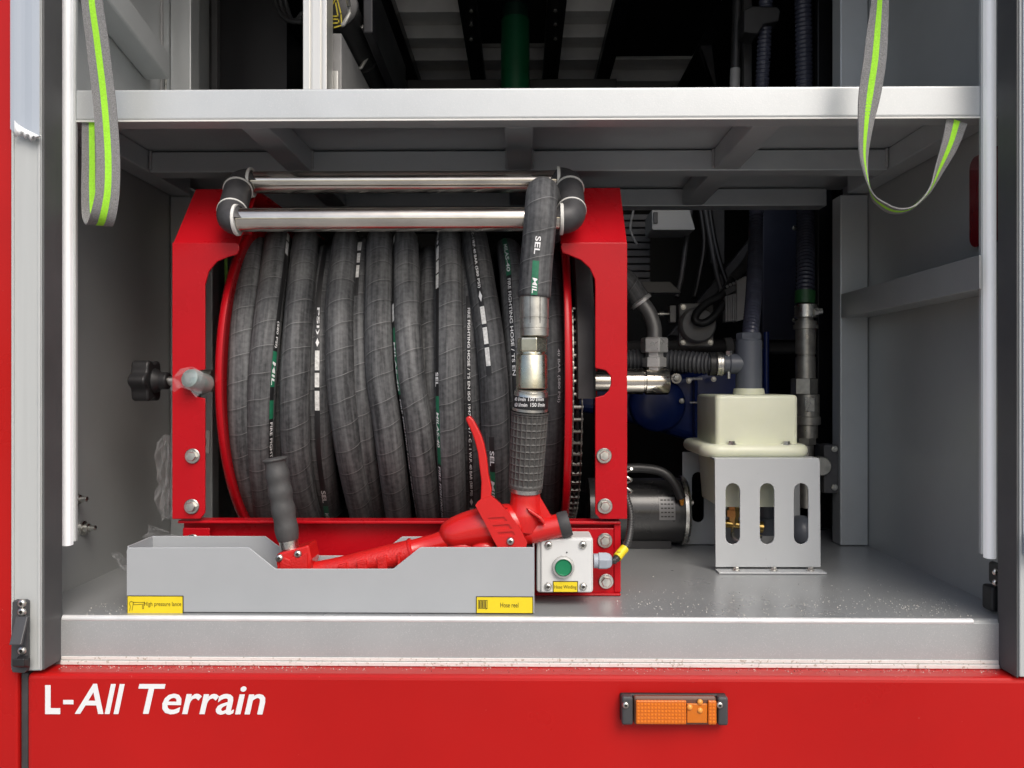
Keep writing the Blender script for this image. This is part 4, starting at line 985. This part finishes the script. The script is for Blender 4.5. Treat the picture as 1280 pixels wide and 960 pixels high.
# fittings below the tank
fit = thing('drain_fitting', 'small brass drain fitting under the cream tank behind the slots', 'fitting', (.40, .40, -.25))
m = M(); m.lathe((.365, .39, -.205), (0, 0, -1), [(0, .010), (.012, .010), (.0121, .014), (.024, .014), (.0241, .009), (.040, .008)], 6); m.build('brass_nut', BRASS, fit)
m = M(); m.lathe((.365, .39, -.243), (1, 0, -.1), [(-.02, .007), (.03, .007), (.031, .010), (.05, .010)], 14); m.build('brass_elbow', BRASS, fit, smooth=35)
m = M(); m.lathe((.43, .42, -.215), (0, 0, -1), [(0, .014), (.02, .014), (.021, .02), (.05, .02), (.052, .01)], 18); m.build('grey_plug', PVC, fit, smooth=35)
m = M(); m.tube(smoothpath([(.365, .39, -.245), (.36, .37, -.262), (.38, .36, -.268), (.41, .38, -.262)]), .003, 8); m.build('wire_loop', STEEL, fit, smooth=60)
fc = thing('round_coupling', 'dark round coupling on the floor right of the cream tank', 'coupling', (.50, .46, ZF))
m = M(); m.ball((.495, .43, -.262), .030, 20, (.9, 1, .95)); m.build('bulb_cover', PVC, fc, smooth=180)
m = M(); m.lathe((.495, .43, ZF + .0005), (0, 0, 1), [(0, .022), (.012, .022), (.014, .016)], 20); m.build('foot', MACHD, fc, smooth=35)

# ------------------------------------------------------------------ electric motor
mo = thing('winding_motor', 'black cylindrical electric motor on the floor behind the reel frame', 'electric motor', (.24, .50, ZF))
ym = .50; zm = -.236; rm = .060
x0 = X(775, ym); x1 = X(849, ym)
m = M(); m.lathe((x0 - .06, ym, zm), (1, 0, 0), [(0, rm), (x1 - x0 + .06, rm)], 48); m.build('motor_body', mat('black_enamel_case', (.020, .020, .021), .3, noise=(20, .2), coat=.2, rnoise=(14, .1)), mo, smooth=40)
m = M(); m.lathe((x1 + .0003, ym, zm), (1, 0, 0), [(0, rm + .004), (.006, rm + .0045), (.011, rm), (.012, rm * .5)], 48); en = m.build('end_plate', STEEL, mo, smooth=40)
for a in (25, 100, 170, 290): m = M(); m.lathe((x1 + .011, ym - (rm - .009) * cos(R(a)), zm + (rm - .009) * sin(R(a))), (1, 0, 0), [(0, .005), (.005, .005), (.006, .003)], 6); m.build('bolt', STEEL, en)
m = M(); v = []; f = []
for i in range(9):
    a = R(-8 + 40 * i / 8)
    for xx in (X(823, .45), X(843, .45)): v.append((xx, ym - (rm + .0006) * cos(a), zm + (rm + .0006) * sin(a)))
for i in range(8): f.append((2 * i, 2 * i + 1, 2 * i + 3, 2 * i + 2))
m.add(v, f); pl_ = m.build('rating_plate', mat('rating_label', (.17, .17, .17), .35, .2), mo, smooth=180)
m = M()
for r_ in range(5):
    for c in range(4):
        a = R(-3 + 7 * r_); xx = X(825 + 4.3 * c, .45)
        m.add([(xx, ym - (rm + .001) * cos(a), zm + (rm + .001) * sin(a)), (xx + .0042, ym - (rm + .001) * cos(a), zm + (rm + .001) * sin(a)), (xx + .0042, ym - (rm + .001) * cos(a + .04), zm + (rm + .001) * sin(a + .04)), (xx, ym - (rm + .001) * cos(a + .04), zm + (rm + .001) * sin(a + .04))], [(0, 1, 2, 3)])
m.build('plate_print', BKT, pl_)
m = M(); pt = smoothpath([(X(770, .44), .44, Z(586, .44)), (X(800, .44), .44, Z(585, .44)), (X(826, .44), .437, Z(589, .44)), (X(842, .44), .434, Z(603, .44)), (X(851, .44), .434, Z(622, .44))], 8)
m.tube(pt, .0085, 14); mc = m.build('motor_cable', BLK, mo, smooth=60)
m = M(); m.tube([pt[-1], pt[-1] + Vector((.002, .004, -.012))], [.005, .003], 10); m.build('wire_end', mat('orange_wire', (.7, .28, .03), .5), mc, smooth=60)
m = M(); m.box(x0, x1 - .02, ym - .03, ym + .03, ZF + .0004, zm - rm + .01); m.build('motor_foot', BLKM, mo, .001)
cs = thing('cable_coil', 'short braided cable coil beside the right reel upright above the motor', 'cable', (X(788, .3), .3, Z(600, .3)))
q = P(787, 594, .25); pts = [q + Vector((.006 * cos(t) - .003, .006 * sin(t), .010 - .0028 * t)) for t in [i * .5 for i in range(30)]]
m = M(); m.tube(pts, .0022, 8); m.build('braid', STEEL, cs, smooth=60)

# ------------------------------------------------------------------ flexible hoses
hv = thing('flexible_hose', 'dark ribbed hose that runs down into the slate pipe of the tank', 'flexible hose', (.45, .6, .1), 'ribbed hoses')
path, rr = corrugated([P(958, -30, .66), P(955, 60, .68), P(949, 180, .70), P(945, 275, .68), P(944, 320, .60), P(942, 370, .48), P(938, 418, .405), P(937, 440, .405)], .0150, .0085, .0024)
m = M(); m.tube(path, rr, 14); m.build('ribbed_tube', CORRN, hv, smooth=60)
m = M(); m.prism(pp([(930, 12), (940, 7), (972, 8), (976, 13), (974, 26), (955, 30), (948, 42), (930, 40)], .645), .645, .70); m.build('hose_clamp_block', BLK, hv, .003)
hr = thing('flexible_hose', 'dark ribbed hose that ends in the steel ball valve fitting', 'flexible hose', (.58, .62, .1), 'ribbed hoses')
path, rr = corrugated([P(1003, -30, .68), P(1005, 60, .69), P(1006, 200, .70), P(1007, 275, .675), P(1007, 330, .60), P(1006, 382, .56)], .0185, .0090, .0026)
m = M(); m.tube(path, rr, 16); m.build('ribbed_tube', CORRN, hr, smooth=60)
m = M(); a, b = P(1006.5, 364, .563), P(1006, 380, .561); m.cyl(a, b, .0192, n=24); m.build('green_mark', mat('dim_green', (.02, .10, .03), .4), hr, smooth=40)
hh = thing('flexible_hose', 'grey ribbed hose lying level behind the swivel joint', 'flexible hose', (.30, .45, .03), 'ribbed hoses')
path, rr = corrugated([P(760, 452, .46), P(800, 450, .46), P(845, 451, .45), P(880, 454, .43), P(906, 455, .41)], .020, .0075, .0026, 18)
m = M(); m.tube(path, rr, 18); m.build('ribbed_tube', CORRG, hh, smooth=60)
m = M(); q = P(894, 455, .415); m.lathe(q, (1, 0, 0), [(0, .0195), (.001, .0212), (.012, .0212), (.013, .0195)], 28); hc = m.build('hose_clamp', STEEL, hh, smooth=35)
m = M(); q = P(911, 441, .40); m.cyl(q, q + Vector((0, 0, -.045)), .003, n=10); m.lathe(q, (0, 0, 1), [(-.004, .006), (.003, .006)], 6); m.build('clamp_screw', STEEL, hc)
m = M(); q = P(886, 455, .42); m.lathe(q, (1, 0, 0), [(0, .0208), (.012, .0208)], 24); m.build('end_sleeve', BLK, hh, smooth=35)
# steel fitting under the right ribbed hose
vf = thing('ball_valve_fitting', 'tall steel valve fitting between the cream tank and right post', 'valve', (.55, .55, -.12))
yv = .55; xv = X(1007, yv); zv = lambda py: Z(py, yv)
m = M(); m.lathe((xv, yv, zv(381)), (0, 0, -1), [(0, .0195), (.001, .0208), (zv(381) - zv(397), .0208), (zv(381) - zv(398), .0195)], 28); hcl = m.build('hose_clamp', STEEL, vf, smooth=35)
m = M(); q = P(1017, 390, yv - .012); m.lathe(q, (1, -.1, .12), [(0, .009), (.008, .009), (.009, .006), (.016, .006)], 8); m.build('clamp_screw', STEEL, hcl, smooth=25)
VAL = mat('bronzed_steel', (.38, .365, .33), .36, .75, noise=(60, .25), rnoise=(40, .1), bump=(160, .06))
m = M(); m.lathe((xv, yv, zv(398)), (0, 0, -1), [(0, .015), (.006, .015), (.0061, .020), (.013, .020), (.0131, .0235), (.021, .0235), (.0211, .019), (zv(398) - zv(443), .019), (zv(398) - zv(443.4), .0165), (zv(398) - zv(446), .0165), (zv(398) - zv(446.4), .019), (zv(398) - zv(473), .019)], 28); m.build('steel_nipple', VAL, vf, smooth=35)
m = M(); m.lathe((xv - .003, yv, zv(473)), (0, 0, -1), [(0, .022), (.001, .0245), (zv(473) - zv(492), .0245), (zv(473) - zv(493), .022)], 6, ref=(.1, -1, 0)); m.build('hex_union', VAL, vf)
m = M(); m.lathe((xv + .003, yv, zv(493)), (0, 0, -1), [(0, .0225), (zv(493) - zv(520), .0225), (zv(493) - zv(521), .0250), (zv(493) - zv(530), .0250), (zv(493) - zv(531), .0195), (zv(493) - zv(547), .0195)], 28); vb = m.build('valve_body', VAL, vf, smooth=35)
m = M(); m.box(xv - .009, xv + .009, yv - .0244, yv - .0220, zv(514), zv(497)); m.build('cast_plate', STEEL, vb, .001)
m = M(); m.lathe((xv, yv, zv(547)), (0, 0, -1), [(0, .019), (zv(547) - zv(555), .019)], 6); m.lathe((xv, yv, zv(556)), (0, 0, -1), [(0, .015), (.12, .015)], 16); m.build('lower_union', VAL, vf, smooth=25)
vp = thing('valve_mount', 'dark mounting plate with two bolts beside the right post', 'mounting plate', (.6, .52, -.15))
m = M(); m.box(X(1030, .51), X(1048, .51), .51, .56, Z(616, .51), Z(556, .51)); mp_ = m.build('mount_plate', MACHD, vp, .002)
m = M(); m.box(X(1048.3, .51), X(1050, .51), .506, .54, Z(615, .51), Z(554, .51)); m.build('mount_edge', GREY, vp)
m = M(); m.lathe(P(1028, 583, .50), (0, 1, 0), [(0, .016), (.002, .018), (.02, .018)], 20); m.build('round_boss', FERR, mp_, smooth=35)
for py in (561, 609): piece('bolt', SMALLB, mp_, P(1043, py, .5095))

# ------------------------------------------------------------------ machinery in the dark behind
en = thing('pump_engine', 'blue painted pump engine in the dark behind the swivel joint', 'engine', (.30, .9, -.15))
m = M(); m.prism(pp([(700, 512), (760, 520), (800, 532), (850, 548), (892, 558), (960, 556), (960, 430), (930, 445), (880, 462), (840, 470), (700, 470)], .80), .80, 1.15); m.build('engine_block', BLUE, en, .02, 4)
m = M(); m.lathe(P(822, 505, .78), (0, -1, 0), [(-.03, .062), (0, .062), (.006, .056), (.008, .02)], 32); m.build('round_cover', BLUE, en, smooth=60)
m = M(); m.box(X(868, .78), X(872, .78), .775, .80, Z(560, .78), Z(470, .78)); m.build('cast_rib', BLUE, en, .004)
m = M(); m.cyl(P(958, 560, .70), P(958, 415, .70), .006, n=12); m.build('blue_pipe', BLUE, en, smooth=60)
for px, py in ((845, 473), (852, 501), (861, 476), (892, 474)): piece('bolt', hexbolt(.008, .012, .012) if px == 845 else SMALLB, en, P(px, py, .765))
m = M(); m.box(X(858, .77), X(878, .77), .77, .775, Z(475, .77), Z(472, .77)); m.box(X(862, .77), X(872, .77), .765, .77, Z(504, .77), Z(502, .77)); m.build('name_strip', WHTO, en)
# rounded grey cover with a looped cable
rc = thing('round_motor_cover', 'grey round motor cover on a square plate in the dark', 'motor', P(871, 405, .72))
m = M(); m.prism(pp([(849, 381), (851, 379), (890, 379), (892, 381), (892, 431), (890, 433), (852, 433), (849, 430)], .73), .73, .75); m.build('square_plate', MACH, rc, .003)
m = M(); m.lathe(P(870, 407, .729), (0, -1, 0), [(0, .0385), (.022, .0385), (.030, .034), (.033, .02), (.033, .001)], 40); m.build('round_cap', MACH, rc, smooth=40)
for px, py in ((854, 384), (854, 428), (888, 428)): piece('bolt', SMALLB, rc, P(px, py, .729))
lc = thing('looped_cable', 'thick black looped cable in front of the round motor cover', 'cable', P(895, 395, .68))
m = M(); m.tube(smoothpath([P(915, 350, .70), P(903, 368, .685), P(885, 378, .68), P(872, 390, .675), P(869, 400, .67), P(878, 404, .67), P(890, 398, .67), P(902, 384, .675), P(915, 372, .69), P(930, 362, .72)], 8), .0085, 14); m.build('cable_jacket', BLK, lc, smooth=60)
m = M(); m.tube(smoothpath([P(915, 350, .70), P(935, 325, .75), P(945, 300, .8)], 6), .0105, 12); m.build('cable_sleeve', MACHD, lc, smooth=60)
# terminal block
tb = thing('terminal_block', 'grey ribbed terminal block beside the dark ribbed hose', 'terminal block', P(920, 375, .66))
m = M(); m.prism(pp([(921, 351), (932, 345), (934, 346), (934, 398), (921, 402)], .66), .66, .69); m.build('block_side', MACH, tb, .001)
for i in range(5):
    a = 907 + i * 2.9; s = (i - 2.5) * -.8
    m = M(); m.prism(pp([(a, 368 + s), (a + 2.3, 367.4 + s), (a + 2.3, 401 + s * .3), (a, 402 + s * .3)], .665), .665, .69); m.build('terminal', MACH, tb, .0006)
m = M()
for i in range(6): m.ball(P(909 + i * 4, 358 - i * 2, .665), .0035, 8)
ts = m.build('terminal_screw', MACH, tb, smooth=180); ts['kind'] = 'stuff'
m = M(); m.prism(pp([(906, 362), (932, 349), (934, 356), (908, 369)], .668), .668, .69); m.build('block_top', MACHD, tb, .001)
# white control unit, louvred panel, grey bar, small gauge
cu = thing('wall_control_unit', 'pale rectangular control unit hanging below the shelf at the back', 'control unit', P(841, 275, .85))
m = M(); m.prism(pp([(815, 262), (862, 262), (869, 286), (868, 287.5), (817, 287.5), (815, 286)], .85), .85, .95); m.build('case', mat('dim_white_case', (.42, .43, .42), .5), cu, .003)
m = M(); m.box(X(816.5, .849), X(822, .849), .845, .8495, Z(280, .849), Z(266, .849)); m.build('connector', MACHD, cu, .001)
lp_ = thing('louvred_panel', 'dark louvred panel beyond the right upright of the reel', 'panel', P(800, 315, 1.0))
for i in range(10):
    py = 268 + i * 9
    m = M(); m.box(X(760, 1.0), X(813, 1.0), 1.0, 1.02, Z(py + 7.6, 1.0), Z(py, 1.0)); m.build('louvre', MACHD, lp_, .002)
m = M(); m.tube(smoothpath([P(792, 262, .95), P(788, 285, .95), P(793, 300, .95), P(797, 306, .94)]), .003, 8); m.build('cable', MACH, lp_, smooth=60)
gb = thing('grey_cross_bar', 'flat grey bar across the dark machinery above the round cover', 'bar', P(820, 358, .80))
m = M(); m.prism(pp([(786, 352), (838, 352), (852, 366), (786, 366)], .80), .80, .83); m.build('bar', mat('bar_grey', (.28, .28, .28), .5), gb, .002)
sg = thing('small_pressure_switch', 'small grey pressure switch left of the round motor cover', 'switch', P(840, 392, .72))
m = M(); m.box(X(837.5, .72), X(845, .72), .72, .74, Z(403, .72), Z(382, .72)); m.build('switch_body', MACH, sg, .001)
m = M(); m.lathe(P(837, 392.5, .73), (-1, 0, 0), [(0, .003), (.012, .003), (.0121, .006), (.022, .006), (.0221, .003), (.034, .003)], 12); m.build('stem', STEEL, sg, smooth=35)
fp_ = thing('inner_frame_post', 'dark grey frame post standing behind the ribbed hoses', 'post', P(903, 290, 1.0))
m = M(); m.box(X(888, 1.0), X(906, 1.0), 1.0, 1.04, Z(330, 1.0), .62); m.build('post_body', MACHD, fp_, .002)
m = M(); m.box(X(1022, .68), X(1040, .68), .68, .70, ZF, 1.0); m.build('post_flange', BLKM, fp_, .002)
rp = thing('grey_reel_post', 'grey upright post behind the left side of the reel', 'post', (X(262, .56), .56, ZF))
m = M(); m.box(X(250, .56), X(265.5, .56), .56, .594, ZF + .001, .353); m.build('post_body', GREY, rp, .002)
gs = thing('green_pull_strap', 'thin green strap behind the left opening of the reel frame', 'strap', P(283, 330, .50))
m = M(); m.ribbon([P(281.5, 300, .42), P(282.5, 330, .42), P(284, 380, .42)], [(1, 0, 0)] * 3, .001, .0028); m.build('strap_band', mat('green_cord', (.13, .30, .03), .6), gs)
sp_ = thing('slotted_plate', 'small pale plate with a hole behind the left reel upright', 'plate', P(259, 552, .42))
m = M(); m.plate(pp([(256, 538), (261.5, 538), (262.5, 540), (261.5, 567), (256, 567)], .42), [pp([(256.8 + 1.8 * cos(R(a)), 552 + 5 * sin(R(a))) for a in range(0, 360, 30)], .42)], .42, .423); m.build('plate_sheet', mat('pale_plate', (.5, .5, .47), .5), sp_)
dp = thing('dark_blue_panel', 'dark blue grey panel standing behind the two ribbed hoses', 'panel', P(980, 340, .95))
m = M(); m.box(X(953, .95), X(1001, .95), .95, .97, Z(425, .95), Z(240, .95)); m.build('panel_sheet', mat('dim_blue_grey', (.045, .052, .085), .4, noise=(8, .2)), dp, .003)
for py in (285, 400): piece('bolt', SMALLB, dp, P(993, py, .9495))
cbn = thing('rear_cable_bundle', 'black cables hanging from the shelf line beside the inner frame post', 'cable bundle', P(880, 320, .92))
for k, (a, b, c) in enumerate(((872, 880, 868), (878, 888, 905), (884, 893, 918), (866, 858, 846))):
    m = M(); m.tube(smoothpath([P(a, 240, .93), P(b, 300, .92), P((b + c) / 2, 345, .90), P(c, 372, .88)], 8), .006, 10); m.build('cable', MACHD if k % 2 else BLK, cbn, smooth=60)
sb = thing('sloping_brace', 'dark sloping brace in the machinery behind the terminal block', 'brace', P(930, 330, 1.1))
m = M(); m.prism(pp([(835, 420), (850, 420), (960, 290), (945, 290)], 1.1), 1.1, 1.13); m.build('brace_bar', MACHD, sb, .003)
hp = thing('rear_header_pipe', 'dark horizontal pipe crossing behind the round motor cover', 'pipe', P(840, 430, 1.0))
m = M(); m.cyl(P(740, 437, 1.0), P(1005, 432, 1.0), .020, n=20); m.build('pipe_body', MACHD, hp, smooth=60)
for px in (812, 905): m = M(); m.cyl(P(px, 435.5, 1.0), P(px + 9, 435.3, 1.0), .027, n=20); m.build('pipe_flange', MACH, hp, smooth=35)
# upper bay: green pipe, black pipe, tool
gp = thing('green_pipe', 'dark green vertical pipe in the middle of the upper compartment', 'pipe', P(644, 60, 1.15))
m = M(); q = P(644, 60, 1.15); m.cyl((q.x, q.y, .42), (q.x, q.y, Z(17, 1.11)), .0385, n=36); m.build('pipe_body', GREENP, gp, smooth=40)
m = M(); m.cyl((q.x, q.y, Z(17, 1.11) + .0005), (q.x, q.y, 1.018), .034, n=36); m.build('pipe_sleeve', mat('dark_green', (.004, .03, .018), .4), gp, smooth=40)
m = M(); m.box(q.x - .30, q.x + .28, q.y + .06, q.y + .09, .42, Z(97, 1.2)); m.build('pipe_base', BLKM, gp, .002)
bp_ = thing('black_riser_pipe', 'thin black vertical pipe left of the clamped ribbed hose', 'pipe', P(920, 60, .70))
m = M(); m.cyl(P(923, -40, .70), P(919, 86, .70), .010, n=20); m.build('pipe_body', BLK, bp_, smooth=40)
m = M(); m.cyl(P(919, 86.3, .70), P(918.5, 112, .70), .0105, n=20); m.build('pipe_end', MACH, bp_, smooth=40)
m = M(); m.box(X(930, .74), X(940, .74), .74, .76, .40, 1.0); m.build('mounting_strip', MACHD, bp_, .001)
tl = thing('battery_rescue_tool', 'long black tool with yellow emblem and silver clips in the upper compartment', 'rescue tool', P(430, 60, .45))
q0 = P(420, 6, .36); vpd = Vector((-.004, 1, -.02)).normalized()
m = M(); m.tube([q0 + vpd * t for t in (0, .002, .012, .02, .2, .2001, .215, .2151, .40)], [.034, .037, .037, .034, .034, .037, .037, .033, .033], 28); tb_ = m.build('tool_body', BLK, tl, smooth=35)
m = M(); m.prism_x([(.40, q0.z - .03), (.80, q0.z - .04), (.80, q0.z + .07), (.40, q0.z + .07)], q0.x + .038, q0.x + .055); m.build('tool_rail', BLKM, tl, .002)
def stroke3(m, o, pts, wd):
    for (a, b), (c, d) in zip(pts, pts[1:]):
        p, q = o + Vector((a, 0, b)), o + Vector((c, 0, d)); dv = (q - p); n_ = Vector((-dv.z, 0, dv.x)).normalized() * wd / 2; e = dv.normalized() * wd / 2
        m.prism([((p + n_ - e).x, (p + n_ - e).z), ((p - n_ - e).x, (p - n_ - e).z), ((q - n_ + e).x, (q - n_ + e).z), ((q + n_ + e).x, (q + n_ + e).z)], o.y, o.y + .0006)
eo = P(411, 25, .358); m = M(); k = .0013
for pts in ([(0, -2), (0, 12), (9, 28)], [(3, -4), (13, -4), (13, 1), (4, 1)], [(4, 5), (12, 5), (9, 22)], [(-1, -6), (6, -10), (17, -7), (16, 8), (11, 28)]):
    stroke3(m, eo, [(a * k, b * k) for a, b in pts], .0022)
m.build('yellow_emblem', mat('yellow_emblem_paint', (.55, .45, .03), .5), tl)
for px, py, Y in ((433, 24, .33), (455, 78, .52)):
    m = M(); c = [P(px - 6, py + 7, Y), P(px - 4, py + 7, Y), P(px + 4, py - 7, Y), P(px + 3, py - 18, Y), P(px - 3, py - 45, Y - .10)]
    m.tube(c, .0035, 8); m.build('silver_clip', mat('dim_silver', (.42, .42, .40), .4, .5) if 'dim_silver' not in MATS else MATS['dim_silver'], tl, smooth=40)
bc = thing('black_cable_bundle', 'black cable loops hanging left of the aluminium upright', 'cable', P(350, 10, .6))
for k in range(3):
    m = M(); m.tube(smoothpath([P(340 + 6 * k, -30, .58), P(345 + 7 * k, 5 + 3 * k, .58), P(358 + 5 * k, 24 + 2 * k, .57), P(378, 28 - 6 * k, .56)], 8), .005, 10); m.build('cable', BLK, bc, smooth=60)

# ------------------------------------------------------------------ webbing straps
def strap(name, label, pts, loc):
    t = thing(name, label, 'strap', loc, 'webbing pull straps')
    path = smoothpath([P(a, b, y) for a, b, y, *_ in pts], 10)
    ang = smoothvals([q[4] for q in pts], 10); hw = smoothvals([q[3] / 1000 for q in pts], 10)
    wid = [(cos(R(a)), sin(R(a)), 0) for a in ang]
    m = M(); m.ribbon(path, wid, .0016, hw); w_ = m.build('webbing', WEB, t, smooth=50)
    m = M(); m.ribbon(path, wid, .0022, [h * .28 for h in hw]); m.build('neon_stripe', NEON, t, smooth=50)
    return t
#       column, row, depth, half width mm, turn of the width about the vertical
left = [(112, -60, -.004, 13, 0), (115, 0, 0, 13.5, 0), (121.5, 50, .006, 14, 3), (129, 112, .013, 14, 6), (133, 155, .016, 14, 8), (135.5, 200, .018, 14, 12), (134.5, 240, .020, 14, 16), (129, 270, .026, 14.5, 24), (123.5, 281, .040, 14.5, 26), (117.5, 270, .056, 14, 22), (115.5, 240, .062, 13.5, 12), (115.5, 200, .066, 13.5, 5), (115, 152, .070, 13.5, 0)]
strap('pull_strap', 'grey and neon green strap doubled back narrowly at the left end of the shelf', left, P(123, 150, .03))
right = [(1103, -60, -.004, 9, -40), (1100, 0, 0, 10, -35), (1097, 37, .002, 12, -20), (1093.5, 75, .004, 13.5, -8), (1088, 112, .008, 14, 0), (1082, 155, .012, 14, 30), (1080, 200, .018, 14, 50), (1089, 240, .022, 14, 66), (1105, 257, .026, 14, 76), (1123, 263.5, .032, 14, 80), (1142, 258, .040, 14, 76), (1161, 238, .050, 14, 64), (1175, 208, .060, 14, 45), (1188, 178, .068, 14, 22), (1196, 151, .072, 14, 0)]
strap('pull_strap', 'grey and neon green strap hanging in a wide open loop under the shelf', right, P(1135, 200, .03))
# ------------------------------------------------------------------ clear plastic wrap scraps
def crumple(px, py, Y, wx, wz, n=12, amp=.012, seed=1, clip=None):
    rnd = random.Random(seed); m = M(); v = []; f = []
    o = P(px, py, Y)
    for j in range(n + 1):
        for i in range(n + 1):
            u, t = i / n - .5, j / n - .5
            e = 1 - .55 * (abs(t) * 2) ** 2 * (.6 + .4 * rnd.random())
            v.append(o + Vector((u * wx * e + rnd.uniform(-1, 1) * wx * .03, amp * sin(u * 17 + seed) * cos(t * 11) + rnd.uniform(-1, 1) * amp * .5, t * wz + rnd.uniform(-1, 1) * wz * .03)))
    for j in range(n):
        for i in range(n): f.append((j * (n + 1) + i, j * (n + 1) + i + 1, (j + 1) * (n + 1) + i + 1, (j + 1) * (n + 1) + i))
    m.add(v, f); return m
def tag(o, label, cat, group=None):
    o['label'] = label; o['category'] = cat
    if group: o['group'] = group
tag(crumple(207, 597, .19, .028, .125, seed=3).build('plastic_wrap', WRAP), 'clear plastic wrap bulging out behind the left reel upright', 'plastic wrap', 'scraps of clear wrap')
def shard(name, pts, Y, label, seed):
    rnd = random.Random(seed); m = M(); n = len(pts); c = (sum(p[0] for p in pts) / n, sum(p[1] for p in pts) / n); v = []; f = []
    for k, s in enumerate((1, .66, .33)):
        for i, (a, b) in enumerate(pts): v.append(P(c[0] + (a - c[0]) * s + rnd.uniform(-1, 1), c[1] + (b - c[1]) * s + rnd.uniform(-1, 1), Y + rnd.uniform(-.010, .010)))
    v.append(P(c[0], c[1], Y - .012))
    for k in range(2):
        for i in range(n): f.append((k * n + i, k * n + (i + 1) % n, (k + 1) * n + (i + 1) % n, (k + 1) * n + i))
    for i in range(n): f.append((2 * n + i, 2 * n + (i + 1) % n, 3 * n))
    m.add(v, f); tag(m.build(name, WRAP), label, 'plastic wrap', 'scraps of clear wrap')
shard('plastic_wrap', [(177, 671), (184, 665), (186, 655), (191, 657), (203, 662), (217, 668), (222, 672), (214, 676), (196, 677), (184, 676)], .14, 'scrap of clear wrap poking up behind the tray under the left upright', 5)
shard('plastic_wrap', [(139, 689), (146, 689), (152, 694), (158, 700), (160, 712), (156, 714), (149, 706), (145, 698), (141, 696)], .10, 'scrap of clear wrap sticking out left of the tray', 8)
shard('plastic_wrap', [(212, 487), (216, 472), (226, 461), (240, 459), (255, 465), (258, 478), (252, 490), (246, 497), (238, 488), (226, 484), (218, 490)], .112, 'torn white clear wrap around the spindle end by the star knob', 11)

# ------------------------------------------------------------------ grit on the ledge, sill edge and floor
def grit(name, label, mt, spots, s0, s1):
    m = M()
    for x, y, z in spots:
        s = random.uniform(s0, s1); a = random.random() * 6
        p = [Vector((x + s * cos(a + k * 2.094) * random.uniform(.6, 1.2), y + s * sin(a + k * 2.094), z)) for k in range(3)]
        m.add(p + [Vector((x, y, z + s * random.uniform(.6, 1.2)))], [(0, 1, 2), (0, 3, 1), (1, 3, 2), (2, 3, 0)])
    o = m.build(name, mt); o['kind'] = 'stuff'; o['label'] = label
xa, xb = rx[1] + .01, sx[0] - .01
def edge_x():
    t = random.random()
    return xa + (xb - xa) * (t if random.random() < .6 else (t * .25 if random.random() < .5 else .6 + t * .4))
sp1 = [(edge_x(), FY - .006 - abs(random.gauss(0, .007)), ZL) for _ in range(420)] + [(random.uniform(.13, .60), min(.28, FY + .012 + abs(random.gauss(0, .07))), ZF) for _ in range(420)] + [(random.uniform(-.59, -.52), random.uniform(.04, .1), ZF) for _ in range(40)]
sp2 = [(edge_x(), FY - .006 - abs(random.gauss(0, .006)), ZL) for _ in range(300)] + [(random.uniform(.13, .60), min(.28, FY + .012 + abs(random.gauss(0, .08))), ZF) for _ in range(110)]
grit('pale_grit', 'pale grit scattered on the sill ledge and the compartment floor', DIRT, sp1, .0004, .0011)
grit('dark_grit', 'dark specks of dirt along the sill ledge', DIRTD, sp2, .0004, .0010)
